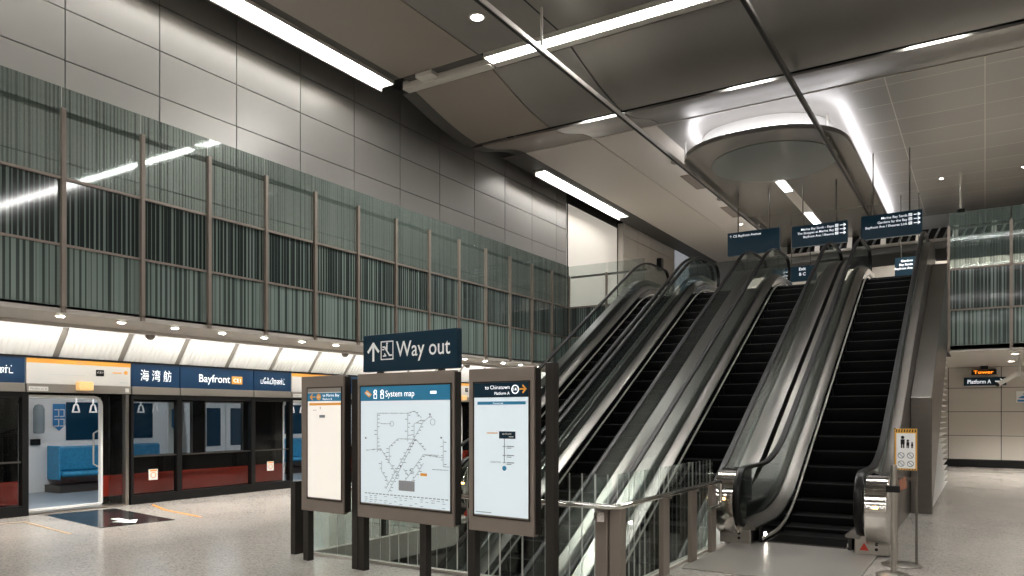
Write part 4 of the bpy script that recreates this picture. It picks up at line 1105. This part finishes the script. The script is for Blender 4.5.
t = thing('sign_stand', 'slim steel stand holding a yellow-edged escalator safety notice', 'sign stand', (px, py, 0))
MB().lathe([(.001, 0), (.2, 0), (.2, .012), (.16, .025), (.001, .03)], (px, py, 0.001), 28).build('base', STEEL, t, smooth=True)
MB().tube([(px-.06, py, .02), (px-.06, py, .95)], .022, 12).build('post', STEEL, t, smooth=True)
MB().box(px+.13, px+.155, py-.012, py+.012, .01, 1.5).build('post', STEEL_D, t)
MB().box(px-.07, px+.14, py-.01, py+.01, .93, .96).build('cross_bar', STEEL_D, t)
MB().box(px-.075, px-.055, py-.012, py+.012, .9, 1.5).build('post', STEEL_D, t)
FQ = Frame((px+.04, py-.014, 0), (1, 0, 0), (0, 0, 1))
m = MB(); m.fbox(FQ, -.108, .108, 1.04, 1.49, -.006, 0); pl = m.build('notice_plate', mat('notice_yellow', '#d8a23c', .5), t)
m = MB(); m.fbox(FQ, -.092, .092, 1.06, 1.44, 0, .002); m.build('notice_sheet', WHITE, pl)
m = MB()
for q in range(8): m.fpoly(FQ, [(-.1+q*.026, 1.452), (-.088+q*.026, 1.452), (-.08+q*.026, 1.482), (-.092+q*.026, 1.482)], 0, .002)
for q in range(8): m.fpoly(FQ, [(-.1+q*.026, 1.043), (-.088+q*.026, 1.043), (-.084+q*.026, 1.056), (-.096+q*.026, 1.056)], 0, .002)
for fx, s in ((-.03, 1.0), (.02, .7), (.062, .5)):
    m.fdisc(FQ, fx, 1.28+.115*s, .018*s, .002, .004, k=10); m.fbox(FQ, fx-.02*s, fx+.02*s, 1.28+.04*s, 1.28+.095*s, .002, .004)
    m.fbox(FQ, fx-.017*s, fx-.003*s, 1.28, 1.28+.045*s, .002, .004); m.fbox(FQ, fx+.003*s, fx+.017*s, 1.28, 1.28+.045*s, .002, .004)
m.build('notice_figures', BLACKM, pl)
m = MB()
for fx in (-.045, .045):
    for fz in (1.2, 1.11):
        m.fring(FQ, fx, fz, .03, .007, .002, .004, k=14); m.fline(FQ, [(fx-.02, fz+.02), (fx+.02, fz-.02)], .007, .002, .004)
m.build('notice_symbols', GREYD, pl)

# ------------------------------------------------------------------ floor marks by the doors
t = thing('floor_panel', 'dark granite floor panel with a white arrow in front of the open train door', 'floor marking', (-11.9, 6.9, 0))
FG = Frame((-11.85, 6.82, 0), (math.cos(math.radians(8)), -math.sin(math.radians(8)), 0), (math.sin(math.radians(8)), math.cos(math.radians(8)), 0))
m = MB(); m.fbox(FG, -1.1, 1.1, -.55, .55, .001, .006); m.build('panel', DARKTILE, t)
m = MB(); m.fpoly(FG, [(.25, -.06), (.62, -.06), (.62, -.19), (.98, 0), (.62, .19), (.62, .06), (.25, .06)], .006, .009); m.build('arrow', WHITE, t)
def strip(pts, w, label, m_, name='floor_line'):
    mm = MB()
    FG0 = Frame((0, 0, 0), (1, 0, 0), (0, 1, 0))
    mm.fline(FG0, pts, w, .001, .005)
    o = mm.build(name, m_); o['label'] = label; o['category'] = 'floor marking'
    return o
strip([(-12.53, 5.5), (-12.45, 5.86), (-10.67, 5.61)], .05, 'tan queue line on the floor left of the dark panel', TANLINE)
strip([(-12.79, 8.19), (-11.95, 7.87), (-10.66, 7.64)], .05, 'orange queue line on the floor right of the dark panel', ORANGE_P)

# ------------------------------------------------------------------ added lights of the hall
def ceil_spot(x, y, z, p, label, ang=80, r=.07):
    return downlight(x, y, z, label, r, p, 'ceiling downlights out of view', ang)
xs_ = (0.6, 2.6, 4.6, 6.6)
for x in xs_:  # two rows added to brighten the end wall under the soffit
    for y in (21.6, 24.6):
        w = ('nearer' if y < 23 else 'farther') + ' row, ' + {.6: 'first from the escalator', 2.6: 'second from the escalator', 4.6: 'third from the escalator', 6.6: 'fourth from the escalator'}[x]
        downlight(x, y, 3.1, 'added downlight in the soffit lighting the cream end wall, '+w, .07, 120 if y > 23 else 60, 'downlights added under the right soffit', 120)
for x, y, w in ((-1.3, 30.5, 'left of the hanging camera rod'), (1.1, 30.5, 'right of the hanging camera rod'), (-9.0, 33.2, 'left of the raft, beyond the farther vent')):  # extra downlights, added to lift the light on the upper level
    downlight(x, y, 9.92, 'small added downlight in the high ceiling, '+w, .06, 330, 'downlights added over the upper floor', 130)
W = bpy.data.worlds.new('world'); SC.world = W; W.use_nodes = True
W.node_tree.nodes['Background'].inputs[0].default_value = (.6, .62, .65, 1); W.node_tree.nodes['Background'].inputs[1].default_value = .3
SC.view_settings.view_transform = 'Standard'; SC.view_settings.look = 'None'; SC.view_settings.exposure = 0.47; SC.view_settings.gamma = 1; SC.view_settings.use_curve_mapping = False
SC.cycles.use_denoising = True
SC.cycles.max_bounces = 8; SC.cycles.transparent_max_bounces = 24
SC.cycles.sample_clamp_indirect = 6
SC.cycles.caustics_reflective = False; SC.cycles.caustics_refractive = False
